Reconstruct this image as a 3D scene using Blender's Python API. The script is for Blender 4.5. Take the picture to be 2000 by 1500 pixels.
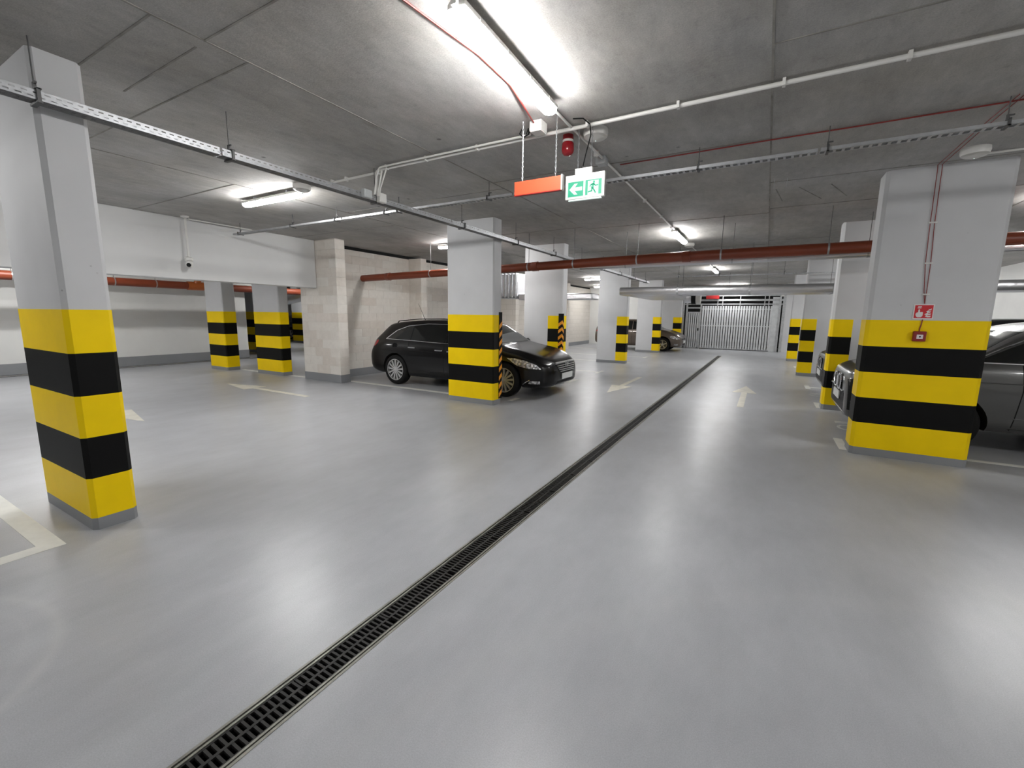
import bpy, bmesh, math, random
from mathutils import Vector, Matrix
from mathutils.bvhtree import BVHTree
from mathutils.geometry import delaunay_2d_cdt

random.seed(7)
for o in list(bpy.data.objects):
    bpy.data.objects.remove(o)
SC = bpy.context.scene
COL = SC.collection

# ------------------------------------------------------------------ camera
EYE = 1.59
YAW, PITCH, ROLL = 0.52039, 0.155886, 0.01283
cd = bpy.data.cameras.new('camera')
cd.sensor_fit = 'HORIZONTAL'
cd.sensor_width = 36.0
cd.lens = 855.03 * 36.0 / 2000.0
cd.clip_start = 0.05
cd.clip_end = 200
cam = bpy.data.objects.new('camera', cd)
COL.objects.link(cam)
fw = Vector((-math.sin(YAW) * math.cos(PITCH), math.cos(YAW) * math.cos(PITCH), -math.sin(PITCH)))
rt = Vector((math.cos(YAW), math.sin(YAW), 0))
up = rt.cross(fw)
r2 = math.cos(ROLL) * rt + math.sin(ROLL) * up
u2 = -math.sin(ROLL) * rt + math.cos(ROLL) * up
M = Matrix((r2, u2, -fw)).transposed().to_4x4()
M.translation = Vector((0, 0, EYE))
cam.matrix_world = M
SC.camera = cam

# ------------------------------------------------------------------ world, exposure
w = bpy.data.worlds.new('world')
SC.world = w
w.use_nodes = True
w.node_tree.nodes['Background'].inputs[0].default_value = (0.5, 0.52, 0.55, 1)
w.node_tree.nodes['Background'].inputs[1].default_value = 0.02
SC.view_settings.view_transform = 'Standard'
SC.view_settings.look = 'None'
SC.view_settings.gamma = 1.0
SC.view_settings.use_curve_mapping = False
SC.view_settings.exposure = 1.17
SC.cycles.use_denoising = True
SC.cycles.max_bounces = 5
SC.cycles.diffuse_bounces = 4
SC.cycles.glossy_bounces = 2
SC.cycles.use_adaptive_sampling = True
SC.cycles.adaptive_threshold = 0.11
SC.cycles.light_sampling_threshold = 0.03
SC.cycles.caustics_reflective = False
SC.cycles.caustics_refractive = False
SC.cycles.sample_clamp_indirect = 8.0
LAMP_POWER = 60.0

CEIL = 3.2

# ------------------------------------------------------------------ helpers
ORG = {}


class MB:
    def __init__(s):
        s.v = []
        s.f = []
        s.m = []
        s.mi = 0

    def add(s, vs, fs):
        o = len(s.v)
        s.v += [tuple(p) for p in vs]
        for f in fs:
            s.f.append([i + o for i in f])
            s.m.append(s.mi)
        return s

    def box(s, x0, x1, y0, y1, z0, z1):
        vs = [(x, y, z) for z in (z0, z1) for y in (y0, y1) for x in (x0, x1)]
        return s.add(vs, [(0, 2, 3, 1), (4, 5, 7, 6), (0, 1, 5, 4), (2, 6, 7, 3), (0, 4, 6, 2), (1, 3, 7, 5)])

    def prism(s, poly, vec):
        n = len(poly)
        P = [Vector(p) for p in poly]
        Q = [p + Vector(vec) for p in P]
        fs = [list(range(n))[::-1], list(range(n, 2 * n))]
        fs += [(i, (i + 1) % n, n + (i + 1) % n, n + i) for i in range(n)]
        return s.add(P + Q, fs)

    def tube(s, pts, r, n=8, caps=True):
        P = [Vector(p) for p in pts]
        rr = r if isinstance(r, (list, tuple)) else [r] * len(P)
        ring = []
        t0 = (P[1] - P[0]).normalized()
        a = Vector((0, 0, 1)) if abs(t0.z) < 0.9 else Vector((1, 0, 0))
        nrm = t0.cross(a).normalized()
        vs = []
        for i, p in enumerate(P):
            if i == 0:
                t = (P[1] - P[0]).normalized()
            elif i == len(P) - 1:
                t = (P[-1] - P[-2]).normalized()
            else:
                t = ((P[i + 1] - p).normalized() + (p - P[i - 1]).normalized())
                t = t.normalized() if t.length > 1e-6 else (P[i + 1] - p).normalized()
            nrm = (nrm - t * nrm.dot(t))
            nrm = nrm.normalized() if nrm.length > 1e-6 else t.orthogonal().normalized()
            b = t.cross(nrm)
            for k in range(n):
                an = 2 * math.pi * k / n
                vs.append(p + (nrm * math.cos(an) + b * math.sin(an)) * rr[i])
        fs = []
        for i in range(len(P) - 1):
            for k in range(n):
                fs.append((i * n + k, i * n + (k + 1) % n, (i + 1) * n + (k + 1) % n, (i + 1) * n + k))
        if caps:
            fs.append(list(range(n))[::-1])
            fs.append([(len(P) - 1) * n + k for k in range(n)])
        return s.add(vs, fs)

    def lathe(s, prof, c, axis='z', n=24, caps=True):
        vs, fs = [], []
        c = Vector(c)
        for (r, h) in prof:
            for k in range(n):
                a = 2 * math.pi * k / n
                u, v = r * math.cos(a), r * math.sin(a)
                p = {'z': (u, v, h), 'y': (u, h, v), 'x': (h, u, v)}[axis]
                vs.append(c + Vector(p))
        m = len(prof)
        for i in range(m - 1):
            for k in range(n):
                fs.append((i * n + k, i * n + (k + 1) % n, (i + 1) * n + (k + 1) % n, (i + 1) * n + k))
        if caps and prof[0][0] > 1e-5:
            fs.append(list(range(n))[::-1])
        if caps and prof[-1][0] > 1e-5:
            fs.append([(m - 1) * n + k for k in range(n)])
        return s.add(vs, fs)

    def mesh(s, name, mats, off=Vector((0, 0, 0)), smooth=False, bevel=0.0, seg=2, merge=True):
        me = bpy.data.meshes.new(name)
        bm = bmesh.new()
        vv = [bm.verts.new(Vector(p) - off) for p in s.v]
        for f, mi in zip(s.f, s.m):
            try:
                fc = bm.faces.new([vv[i] for i in f])
                fc.material_index = mi
            except ValueError:
                pass
        if merge:
            bmesh.ops.remove_doubles(bm, verts=bm.verts, dist=1e-5)
        bmesh.ops.recalc_face_normals(bm, faces=bm.faces)
        if bevel > 0:
            ed = [e for e in bm.edges if len(e.link_faces) == 2 and e.calc_face_angle(0) > 0.5]
            bmesh.ops.bevel(bm, geom=ed, offset=bevel, segments=seg, affect='EDGES', profile=0.5, clamp_overlap=True)
        bm.to_mesh(me)
        bm.free()
        for m_ in (mats if isinstance(mats, (list, tuple)) else [mats]):
            me.materials.append(m_)
        if smooth:
            me.polygons.foreach_set('use_smooth', [True] * len(me.polygons))
            if smooth != 'all':
                me.set_sharp_from_angle(angle=math.radians(38))
        return me

    def build(s, name, mats, parent=None, smooth=False, bevel=0.0, seg=2, merge=True):
        if parent is not None:
            off = ORG.get(parent, Vector((0, 0, 0)))
        else:
            xs = [p[0] for p in s.v]
            ys = [p[1] for p in s.v]
            zs = [p[2] for p in s.v]
            off = Vector(((min(xs) + max(xs)) / 2, (min(ys) + max(ys)) / 2, min(zs)))
        me = s.mesh(name, mats, off, smooth, bevel, seg, merge)
        o = bpy.data.objects.new(name, me)
        COL.objects.link(o)
        ORG[o] = off
        if parent is not None:
            o.parent = parent
        else:
            o.location = off
        return o


def tag(o, label=None, cat=None, group=None, kind=None):
    if label:
        o['label'] = label
    if cat:
        o['category'] = cat
    if group:
        o['group'] = group
    if kind:
        o['kind'] = kind
    return o


def thing(name, label, cat, loc=(0, 0, 0), group=None):
    o = bpy.data.objects.new(name, None)
    o.empty_display_size = 0.1
    COL.objects.link(o)
    o.location = loc
    ORG[o] = Vector(loc)
    return tag(o, label, cat, group)


def children(o):
    return [c for c in CH.get(o, [])]


def copy_tree(o, label=None, loc=None, rz=None, parent=None, matmap=None):
    c = o.copy()
    COL.objects.link(c)
    if parent is not None:
        c.parent = parent
    if matmap and c.type == 'MESH' and any(m in matmap for m in c.data.materials):
        key = (c.data.name, tuple(sorted(m.name for m in matmap.values())))
        if key not in MESHVAR:
            d = c.data.copy()
            for i, m in enumerate(d.materials):
                if m in matmap:
                    d.materials[i] = matmap[m]
            MESHVAR[key] = d
        c.data = MESHVAR[key]
    for ch in [x for x in bpy.data.objects if x.parent == o]:
        copy_tree(ch, parent=c, matmap=matmap)
    if label:
        c['label'] = label
    if loc is not None:
        c.location = loc
    if rz is not None:
        c.rotation_euler = (0, 0, rz)
    return c


MESHVAR = {}


def shared(name, me, parent, loc, scale=None, rot=None):
    o = bpy.data.objects.new(name, me)
    COL.objects.link(o)
    o.parent = parent
    o.location = Vector(loc) - ORG.get(parent, Vector((0, 0, 0)))
    if scale:
        o.scale = scale
    if rot:
        o.rotation_euler = rot
    return o


# ------------------------------------------------------------------ materials
def srgb(r, g, b):
    def f(c):
        c /= 255.0
        return c / 12.92 if c <= 0.04045 else ((c + 0.055) / 1.055) ** 2.4
    return (f(r), f(g), f(b), 1)


def lin(c, k):
    return (c[0] * k, c[1] * k, c[2] * k, 1)


def nmat(name):
    m = bpy.data.materials.new(name)
    m.use_nodes = True
    nt = m.node_tree
    return m, nt, nt.nodes, nt.links, nt.nodes['Principled BSDF']


def coords(N, L, obj=False):
    if obj:
        t = N.new('ShaderNodeTexCoord')
        return t.outputs['Object']
    g = N.new('ShaderNodeNewGeometry')
    return g.outputs['Position']


def noise(N, L, co, scale, detail=4, rough=0.55, stretch=None):
    n = N.new('ShaderNodeTexNoise')
    n.inputs['Scale'].default_value = scale
    n.inputs['Detail'].default_value = detail
    n.inputs['Roughness'].default_value = rough
    if stretch:
        mp = N.new('ShaderNodeMapping')
        mp.inputs['Scale'].default_value = stretch
        L.new(co, mp.inputs[0])
        co = mp.outputs[0]
    L.new(co, n.inputs['Vector'])
    return n.outputs['Fac']


def ramp(N, L, fac, stops):
    r = N.new('ShaderNodeValToRGB')
    e = r.color_ramp.elements
    while len(e) < len(stops):
        e.new(0.5)
    for i, (p, c) in enumerate(stops):
        e[i].position = p
        e[i].color = c if len(c) == 4 else (*c, 1)
    L.new(fac, r.inputs[0])
    return r.outputs[0]


def mix(N, L, a, b, fac, mode='MIX'):
    m = N.new('ShaderNodeMix')
    m.data_type = 'RGBA'
    m.blend_type = mode
    if isinstance(fac, (int, float)):
        m.inputs[0].default_value = fac
    else:
        L.new(fac, m.inputs[0])
    for s_, i in ((a, 6), (b, 7)):
        if isinstance(s_, bpy.types.NodeSocket):
            L.new(s_, m.inputs[i])
        else:
            m.inputs[i].default_value = s_ if len(s_) == 4 else (*s_, 1)
    return m.outputs[2]


def mapr(N, L, v, a, b, c, d):
    m = N.new('ShaderNodeMapRange')
    m.inputs['From Min'].default_value = a
    m.inputs['From Max'].default_value = b
    m.inputs['To Min'].default_value = c
    m.inputs['To Max'].default_value = d
    L.new(v, m.inputs['Value'])
    return m.outputs['Result']


def bump(N, L, P, h, strength, dist=0.01):
    b = N.new('ShaderNodeBump')
    b.inputs['Strength'].default_value = strength
    b.inputs['Distance'].default_value = dist
    L.new(h, b.inputs['Height'])
    L.new(b.outputs[0], P.inputs['Normal'])


def simple(name, col, rough=0.5, metal=0.0, spec=0.5, var=0.0, vscale=3.0, bmp=0.0, bscale=40.0, coat=0.0, obj=True):
    m, nt, N, L, P = nmat(name)
    P.inputs['Base Color'].default_value = col
    P.inputs['Roughness'].default_value = rough
    P.inputs['Metallic'].default_value = metal
    P.inputs['Specular IOR Level'].default_value = spec
    P.inputs['Coat Weight'].default_value = coat
    P.inputs['Coat Roughness'].default_value = 0.05
    co = coords(N, L, obj)
    if var > 0:
        f = noise(N, L, co, vscale)
        L.new(ramp(N, L, f, [(0.3, lin(col, 1 - var)), (0.7, lin(col, 1 + var))]), P.inputs['Base Color'])
    if bmp > 0:
        bump(N, L, P, noise(N, L, co, bscale), bmp, 0.004)
    return m


def emit(name, col, strength):
    m, nt, N, L, P = nmat(name)
    P.inputs['Base Color'].default_value = (0.9, 0.9, 0.9, 1)
    P.inputs['Emission Color'].default_value = col
    P.inputs['Emission Strength'].default_value = strength
    return m


def m_floor():
    m, nt, N, L, P = nmat('epoxy_floor')
    co = coords(N, L)
    c1 = (0.54, 0.552, 0.580, 1)
    a = mapr(N, L, noise(N, L, co, 0.6, 4, 0.62), 0.25, 0.75, 0.82, 1.0)
    b = mapr(N, L, noise(N, L, co, 3.2, 5, 0.7, (1.0, 0.4, 1.0)), 0.2, 0.8, 0.78, 1.0)
    d = mapr(N, L, noise(N, L, co, 190.0, 1, 0.5), 0.2, 0.8, 0.80, 1.0)
    c3 = c1
    for v in (a, b, d):
        c3 = mix(N, L, c3, v, 1.0, 'MULTIPLY')
    c4 = c3
    # faint pale tyre arcs
    c5 = c4
    for (ax, ay, ar, aw, k) in ((-3.15, -0.15, 0.77, 0.045, 0.20), (1.6, 0.3, 2.85, 0.12, 0.06), (-3.15, -0.15, 0.66, 0.03, 0.07)):
        vd = N.new('ShaderNodeVectorMath')
        vd.operation = 'DISTANCE'
        vd.inputs[1].default_value = (ax, ay, 0)
        L.new(co, vd.inputs[0])
        sb = N.new('ShaderNodeMath')
        sb.operation = 'SUBTRACT'
        L.new(vd.outputs['Value'], sb.inputs[0])
        sb.inputs[1].default_value = ar
        ab = N.new('ShaderNodeMath')
        ab.operation = 'ABSOLUTE'
        L.new(sb.outputs[0], ab.inputs[0])
        mr = ramp(N, L, ab.outputs[0], [(0.0, (k, k, k)), (aw, (0, 0, 0))])
        c5 = mix(N, L, c5, (0.62, 0.62, 0.60), mr)
    L.new(c5, P.inputs['Base Color'])
    P.inputs['Roughness'].default_value = 0.33
    P.inputs['Specular IOR Level'].default_value = 0.42
    return m


def m_ceiling():
    m, nt, N, L, P = nmat('cast_concrete')
    co = coords(N, L)
    base = mix(N, L, (0.62, 0.59, 0.54, 1), (0.74, 0.73, 0.715, 1), mapr(N, L, noise(N, L, co, 0.7, 3, 0.6), 0.3, 0.7, 0.0, 1.0))
    f1 = mapr(N, L, noise(N, L, co, 1.1, 5, 0.68, (1.0, 0.6, 1.0)), 0.25, 0.75, 0.58, 1.0)
    f2 = mapr(N, L, noise(N, L, co, 5.0, 6, 0.75, (2.4, 0.8, 1.0)), 0.25, 0.75, 0.74, 1.0)
    f3 = mapr(N, L, noise(N, L, co, 110.0, 2, 0.7), 0.25, 0.75, 0.72, 1.0)
    f4 = mapr(N, L, noise(N, L, co, 9.0, 4, 0.8), 0.60, 0.80, 1.0, 0.72)
    c4 = base
    for v in (f1, f2, f3, f4):
        c4 = mix(N, L, c4, v, 1.0, 'MULTIPLY')
    v = N.new('ShaderNodeTexVoronoi')
    v.inputs['Scale'].default_value = 2.6
    L.new(co, v.inputs['Vector'])
    pit = ramp(N, L, v.outputs['Distance'], [(0.035, (1, 1, 1)), (0.075, (0, 0, 0))])
    pm = mix(N, L, pit, ramp(N, L, noise(N, L, co, 0.7), [(0.5, (0, 0, 0)), (0.6, (0.75, 0.75, 0.75))]), 1.0, 'MULTIPLY')
    c5 = mix(N, L, c4, (0.06, 0.055, 0.05), pm)
    L.new(c5, P.inputs['Base Color'])
    P.inputs['Roughness'].default_value = 0.75
    P.inputs['Specular IOR Level'].default_value = 0.3
    bump(N, L, P, noise(N, L, co, 14.0, 3, 0.7), 0.25, 0.01)
    return m


def m_paint(name, col, pores=True, var=0.05, rough=0.55, vs=1.2, spec=0.35):
    m, nt, N, L, P = nmat(name)
    co = coords(N, L)
    c1 = ramp(N, L, noise(N, L, co, vs, 3, 0.6), [(0.3, lin(col, 1 - var)), (0.7, lin(col, 1 + var))])
    if pores:
        v = N.new('ShaderNodeTexVoronoi')
        v.inputs['Scale'].default_value = 7.0
        L.new(co, v.inputs['Vector'])
        pit = ramp(N, L, v.outputs['Distance'], [(0.03, (1, 1, 1)), (0.055, (0, 0, 0))])
        pm = mix(N, L, pit, ramp(N, L, noise(N, L, co, 1.5), [(0.52, (0, 0, 0)), (0.62, (0.6, 0.6, 0.6))]), 1.0, 'MULTIPLY')
        c1 = mix(N, L, c1, lin(col, 0.35), pm)
    L.new(c1, P.inputs['Base Color'])
    P.inputs['Roughness'].default_value = rough
    P.inputs['Specular IOR Level'].default_value = spec
    return m


def m_block():
    m, nt, N, L, P = nmat('sand_lime_block')
    oi = N.new('ShaderNodeObjectInfo')
    co = coords(N, L)
    base = ramp(N, L, oi.outputs['Random'], [(0.0, (0.71, 0.65, 0.585)), (0.35, (0.76, 0.715, 0.655)), (0.7, (0.79, 0.755, 0.70)), (1.0, (0.765, 0.705, 0.645))])
    c2 = mix(N, L, base, ramp(N, L, noise(N, L, co, 6.0, 4, 0.7), [(0.2, (0.78, 0.765, 0.75)), (0.8, (1.0, 1.0, 1.0))]), 0.7, 'MULTIPLY')
    L.new(c2, P.inputs['Base Color'])
    P.inputs['Roughness'].default_value = 0.85
    return m


def m_blockwall():
    m, nt, N, L, P = nmat('distant_block_wall')
    co = coords(N, L)
    sp = N.new('ShaderNodeSeparateXYZ')
    L.new(co, sp.inputs[0])
    cb = N.new('ShaderNodeCombineXYZ')
    ad = N.new('ShaderNodeMath')
    ad.operation = 'ADD'
    L.new(sp.outputs[0], ad.inputs[0])
    L.new(sp.outputs[1], ad.inputs[1])
    L.new(ad.outputs[0], cb.inputs[0])
    L.new(sp.outputs[2], cb.inputs[1])
    bt = N.new('ShaderNodeTexBrick')
    bt.inputs['Color1'].default_value = (0.66, 0.615, 0.555, 1)
    bt.inputs['Color2'].default_value = (0.70, 0.655, 0.60, 1)
    bt.inputs['Mortar'].default_value = (0.55, 0.51, 0.46, 1)
    bt.inputs['Scale'].default_value = 1.0
    bt.inputs['Mortar Size'].default_value = 0.006
    bt.inputs['Brick Width'].default_value = 0.5
    bt.inputs['Row Height'].default_value = 0.2
    L.new(cb.outputs[0], bt.inputs['Vector'])
    L.new(bt.outputs['Color'], P.inputs['Base Color'])
    P.inputs['Roughness'].default_value = 0.85
    return m


def m_foil():
    m, nt, N, L, P = nmat('foil_duct')
    co = coords(N, L)
    P.inputs['Base Color'].default_value = (0.72, 0.72, 0.74, 1)
    P.inputs['Metallic'].default_value = 0.9
    P.inputs['Roughness'].default_value = 0.33
    bump(N, L, P, noise(N, L, co, 9.0, 5, 0.6), 0.5, 0.02)
    return m


MT = {}
MT['floor'] = m_floor()
MT['ceil'] = m_ceiling()
MT['seam'] = simple('dark_formwork_joint', (0.27, 0.26, 0.235, 1), 0.9, var=0.3, vscale=6, obj=False)
MT['grey'] = m_paint('pale_grey_column_paint', (0.60, 0.603, 0.612))
MT['white'] = m_paint('white_wall_paint', (0.68, 0.68, 0.678), pores=False, var=0.03)
MT['backwhite'] = m_paint('off_white_wall_paint', (0.70, 0.698, 0.68), pores=False, var=0.04)
MT['yellow'] = m_paint('yellow_band_paint', (0.95, 0.66, 0.0), pores=False, var=0.03, rough=0.45, vs=4, spec=0.2)
MT['black'] = m_paint('black_band_paint', (0.004, 0.004, 0.004), pores=False, var=0.1, rough=0.5, vs=4, spec=0.15)
MT['skirt'] = m_paint('grey_skirting_paint', (0.25, 0.257, 0.27), pores=False, var=0.08, rough=0.4)
MT['block'] = m_block()
MT['mortar'] = simple('pale_mortar', (0.60, 0.56, 0.51, 1), 0.9, var=0.08)
MT['blockwall'] = m_blockwall()
MT['line'] = m_paint('white_line_paint', (0.74, 0.74, 0.70), pores=False, var=0.08, rough=0.5, vs=5)
MT['arrow'] = m_paint('cream_arrow_paint', (0.66, 0.635, 0.55), pores=False, var=0.12, rough=0.45, vs=5)
MT['galv'] = simple('galvanised_steel', (0.50, 0.51, 0.525, 1), 0.42, 0.8, var=0.12, vscale=14)
MT['galvdark'] = simple('dull_shade_steel', (0.13, 0.13, 0.13, 1), 0.5, 0.8)  # dull hardware steel; doubles as painted shade under the tray
MT['slat'] = simple('galvanised_slat', (0.60, 0.62, 0.63, 1), 0.45, 0.3, var=0.1, vscale=5)
MT['plastic'] = simple('white_plastic', (0.72, 0.71, 0.68, 1), 0.4)
MT['greyplastic'] = simple('grey_plastic', (0.48, 0.50, 0.50, 1), 0.45)
MT['redpipe'] = simple('red_brown_pipe_plastic', (0.235, 0.048, 0.02, 1), 0.38, var=0.12, vscale=2)
MT['orangepipe'] = simple('orange_pipe_plastic', (0.50, 0.13, 0.03, 1), 0.38)
MT['foil'] = m_foil()
MT['rubber'] = simple('black_rubber', (0.008, 0.008, 0.008, 1), 0.7, spec=0.2)
MT['darkiron'] = simple('dark_iron_grate', (0.026, 0.025, 0.024, 1), 0.55, 0.3, var=0.3, vscale=20)
MT['railmetal'] = simple('weathered_rail', (0.30, 0.295, 0.26, 1), 0.45, 0.6, var=0.25, vscale=8)
MT['void'] = simple('black_void', (0.004, 0.004, 0.004, 1), 0.9)
MT['diff'] = emit('lit_lamp_diffuser', (1.0, 0.995, 0.985, 1), LAMP_POWER)
MT['dark'] = simple('ramp_shade_concrete', (0.02, 0.02, 0.02, 1), 0.9, var=0.2)  # shade of the unlit space behind the gate, put into the colour
MT['redcable'] = simple('red_cable', (0.26, 0.03, 0.024, 1), 0.5)
MT['redpanel'] = simple('orange_red_sign_face', (0.86, 0.075, 0.03, 1), 0.4)
MT['siren'] = simple('deep_red_plastic', (0.30, 0.006, 0.012, 1), 0.2, coat=0.5)
MT['signgreen'] = emit('lit_sign_green', (0.0, 0.50, 0.27, 1), 0.22)
MT['signwhite'] = emit('lit_sign_white', (0.85, 1.0, 0.95, 1), 0.20)
MT['signgreen'].node_tree.nodes['Principled BSDF'].inputs['Base Color'].default_value = (0.0, 0.16, 0.08, 1)
MT['signwhite'].node_tree.nodes['Principled BSDF'].inputs['Base Color'].default_value = (0.32, 0.36, 0.35, 1)
MT['firered'] = simple('fire_sign_red', (0.62, 0.012, 0.022, 1), 0.4)
MT['callred'] = simple('call_point_red', (0.26, 0.014, 0.014, 1), 0.35)
MT['signwht'] = simple('sign_white', (0.80, 0.76, 0.76, 1), 0.5)
MT['amber'] = simple('amber_chevron', (0.86, 0.33, 0.015, 1), 0.4)
MT['chrome'] = simple('chrome', (0.80, 0.80, 0.82, 1), 0.12, 1.0)
MT['alloy'] = simple('silver_alloy', (0.62, 0.62, 0.62, 1), 0.3, 0.7)
MT['glass'] = simple('dark_car_glass', (0.006, 0.007, 0.007, 1), 0.06, spec=0.6)
MT['lightglass'] = simple('pale_windscreen', (0.03, 0.034, 0.034, 1), 0.05, spec=0.4)
MT['blackpaint'] = simple('black_car_paint', (0.004, 0.004, 0.0045, 1), 0.3, spec=0.2, coat=0.45)
MT['greypaint'] = simple('grey_car_paint', (0.075, 0.075, 0.075, 1), 0.3, 0.35, coat=0.8)
MT['brownpaint'] = simple('brown_car_paint', (0.115, 0.088, 0.068, 1), 0.32, 0.35, coat=0.8)
MT['slatepaint'] = simple('slate_car_paint', (0.05, 0.055, 0.07, 1), 0.32, 0.2, coat=0.8)
MT['trimblack'] = simple('black_trim_plastic', (0.005, 0.005, 0.005, 1), 0.5, spec=0.2)
MT['taillight'] = simple('red_lens', (0.45, 0.01, 0.02, 1), 0.15, coat=0.8)


def m_headlight():
    m, nt, N, L, P = nmat('headlamp_lens')
    co = coords(N, L, True)
    v = N.new('ShaderNodeTexVoronoi')
    v.inputs['Scale'].default_value = 22.0
    L.new(co, v.inputs['Vector'])
    L.new(ramp(N, L, v.outputs['Distance'], [(0.15, (0.9, 0.9, 0.9)), (0.6, (0.30, 0.30, 0.31))]), P.inputs['Base Color'])
    P.inputs['Metallic'].default_value = 0.5
    P.inputs['Roughness'].default_value = 0.18
    P.inputs['Coat Weight'].default_value = 1.0
    P.inputs['Coat Roughness'].default_value = 0.03
    bump(N, L, P, v.outputs['Distance'], 0.6, 0.02)
    return m


MT['headlight'] = m_headlight()
MT['plate'] = simple('white_plate', (0.70, 0.71, 0.70, 1), 0.4)

# ================================================================== structure
XL, XR, YB, YF = -28.0, 5.95, -9.0, 28.0
DX0, DX1, DY0, DY1 = -1.69, -1.50, -1.5, 20.5
b = MB()
b.box(XL, DX0, YB, YF, -0.3, 0)
b.box(DX1, XR, YB, YF, -0.3, 0)
b.box(DX0, DX1, YB, DY0, -0.3, 0)
b.box(DX0, DX1, DY1, YF, -0.3, 0)
floor = tag(b.build('floor', MT['floor'], merge=False), kind='structure')
b = MB()
b.box(XL, XR, YB, YF, CEIL, CEIL + 0.25)
ceiling = tag(b.build('ceiling', MT['ceil']), kind='structure')


def seam(x0, x1, y0, y1, d=0.004):
    MB().box(x0, x1, y0, y1, CEIL - d, CEIL + 0.002).build('formwork_seam', MT['seam'], ceiling)


for x in (-12.0, -9.05 + 3.0, -3.08, -0.11, 2.86):
    seam(x - 0.007, x + 0.007, YB, 24.6)
for (x0, x1, ys) in ((-6.05, -3.08, (-1.2, 1.33, 1.86, 5.1, 7.9, 11.0, 13.2, 16.5, 19.5)), (-3.08, -0.11, (-1.4, 1.6, 4.83, 8.1, 11.4, 14.7, 18.0, 21.2)),
                     (-0.11, 2.86, (0.2, 3.26, 6.35, 7.8, 10.9, 14.1, 17.4, 20.6)), (-12.0, -6.05, (1.0, 3.36, 6.2, 9.2, 12.4, 15.6)), (2.86, 5.9, (2.4, 5.6, 8.8, 12.0))):
    for y in ys:
        seam(x0, x1, y - 0.006, y + 0.006)
for (x, y, l, a) in ((-3.75, 1.62, 1.1, -0.02), (0.35, 7.1, 0.8, 1.2), (0.65, 7.1, 0.75, 1.25), (0.0, 7.05, 0.7, 1.45)):
    p = Vector((math.cos(a), math.sin(a), 0)) * l / 2
    q = Vector((-math.sin(a), math.cos(a), 0)) * 0.006
    c = Vector((x, y, CEIL - 0.003))
    MB().prism([c - p - q, c + p - q, c + p + q, c - p + q], (0, 0, 0.004)).build('formwork_seam', MT['seam'], ceiling)

# ---- walls
b = MB()
b.box(-9.3, -9.0, YB, 6.65, 2.15, CEIL)
wl = tag(b.build('wall_left', MT['white'], bevel=0.01), kind='structure')
b = MB()
b.box(-15.75, -15.45, YB, 8.6, 0, CEIL)
tag(b.build('wall_left_far', MT['backwhite']), kind='structure')
b = MB()
b.box(-15.449, -15.42, YB, 8.6, 0.03, 0.30)
tag(b.build('baseboard_left_far', MT['skirt'], bevel=0.006), kind='structure')
b = MB()
b.box(XR, XR + 0.3, YB, YF, 0, CEIL)
tag(b.build('wall_right', MT['backwhite']), kind='structure')
b = MB()
b.box(XR - 0.02, XR - 0.001, YB, 24.6, 0, 0.12)
tag(b.build('baseboard_right', MT['skirt']), kind='structure')
b = MB()
b.box(XL, XR, YB - 0.3, YB, 0, CEIL)
tag(b.build('wall_back', MT['backwhite']), kind='structure')
b = MB()
b.box(XL - 0.3, XL, YB, YF, 0, CEIL)
tag(b.build('wall_left_end', MT['white']), kind='structure')
b = MB()
b.box(XL, -3.9, 24.75, 25.0, 0, CEIL)
tag(b.build('wall_front_left', MT['backwhite']), kind='structure')
b = MB()
b.box(0.72, XR, 24.55, 24.85, 0, CEIL)
tag(b.build('wall_front_right', MT['grey']), kind='structure')
b = MB()
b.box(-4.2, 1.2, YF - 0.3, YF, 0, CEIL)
tag(b.build('wall_front', MT['dark']), kind='structure')  # painted near-black so the gaps between slats look unlit

BLK = {}


def block(parent, x0, x1, y0, y1, z0, z1):
    g = 0.0015
    sx, sy, sz = round(x1 - x0 - 2 * g, 3), round(y1 - y0 - 2 * g, 3), round(z1 - z0 - 2 * g, 3)
    if min(sx, sy, sz) < 0.015:
        return
    k = (sx, sy, sz)
    if k not in BLK:
        BLK[k] = MB().box(-sx / 2, sx / 2, -sy / 2, sy / 2, -sz / 2, sz / 2).mesh('block_%d' % len(BLK), MT['block'], bevel=0.003, seg=1)
    shared('block', BLK[k], parent, ((x0 + x1) / 2 + random.uniform(-0.001, 0.001), (y0 + y1) / 2 + random.uniform(-0.001, 0.001), (z0 + z1) / 2))


# block pier at the opening
def pier(name, x0, x1, y0, y1, zs, ztop, bw, skirt_t=0.006):
    core = MB().box(x0 + 0.005, x1 - 0.005, y0 + 0.005, y1 - 0.005, 0, ztop).build(name, MT['mortar'])
    tag(core, kind='structure')
    MB().box(x0 - skirt_t, x1 + skirt_t, y0 - skirt_t, y1 + skirt_t, 0, zs).build('skirting', MT['skirt'], core, bevel=0.004)
    z = zs
    k = 0
    while z < ztop - 0.02:
        z1 = min(z + 0.2, ztop)
        cuts = [x0]
        x = x0 + (bw * (0.45 if k % 2 else 1.0)) * random.uniform(0.85, 1.1)
        while x < x1 - 0.12:
            cuts.append(x)
            x += bw * random.uniform(0.9, 1.1)
        cuts.append(x1)
        for a, c in zip(cuts, cuts[1:]):
            block(core, a, c, y0, y1, z, z1)
        z = z1
        k += 1
    return core


pier('wall_pier', -9.62, -8.33, 6.66, 6.92, 0.18, CEIL, 0.5)
pier('wall_pier_middle', -9.0, -8.55, 9.68, 9.92, 0.18, 3.13, 0.45)
b = MB().box(-9.3, -8.3, 14.7, 14.95, 0, 3.13)
tag(b.build('wall_pier_far', MT['blockwall']), kind='structure')
b = MB().box(-9.3, -8.3, 19.75, 20.0, 0, 3.13)
tag(b.build('wall_pier_end', MT['blockwall']), kind='structure')

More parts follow.
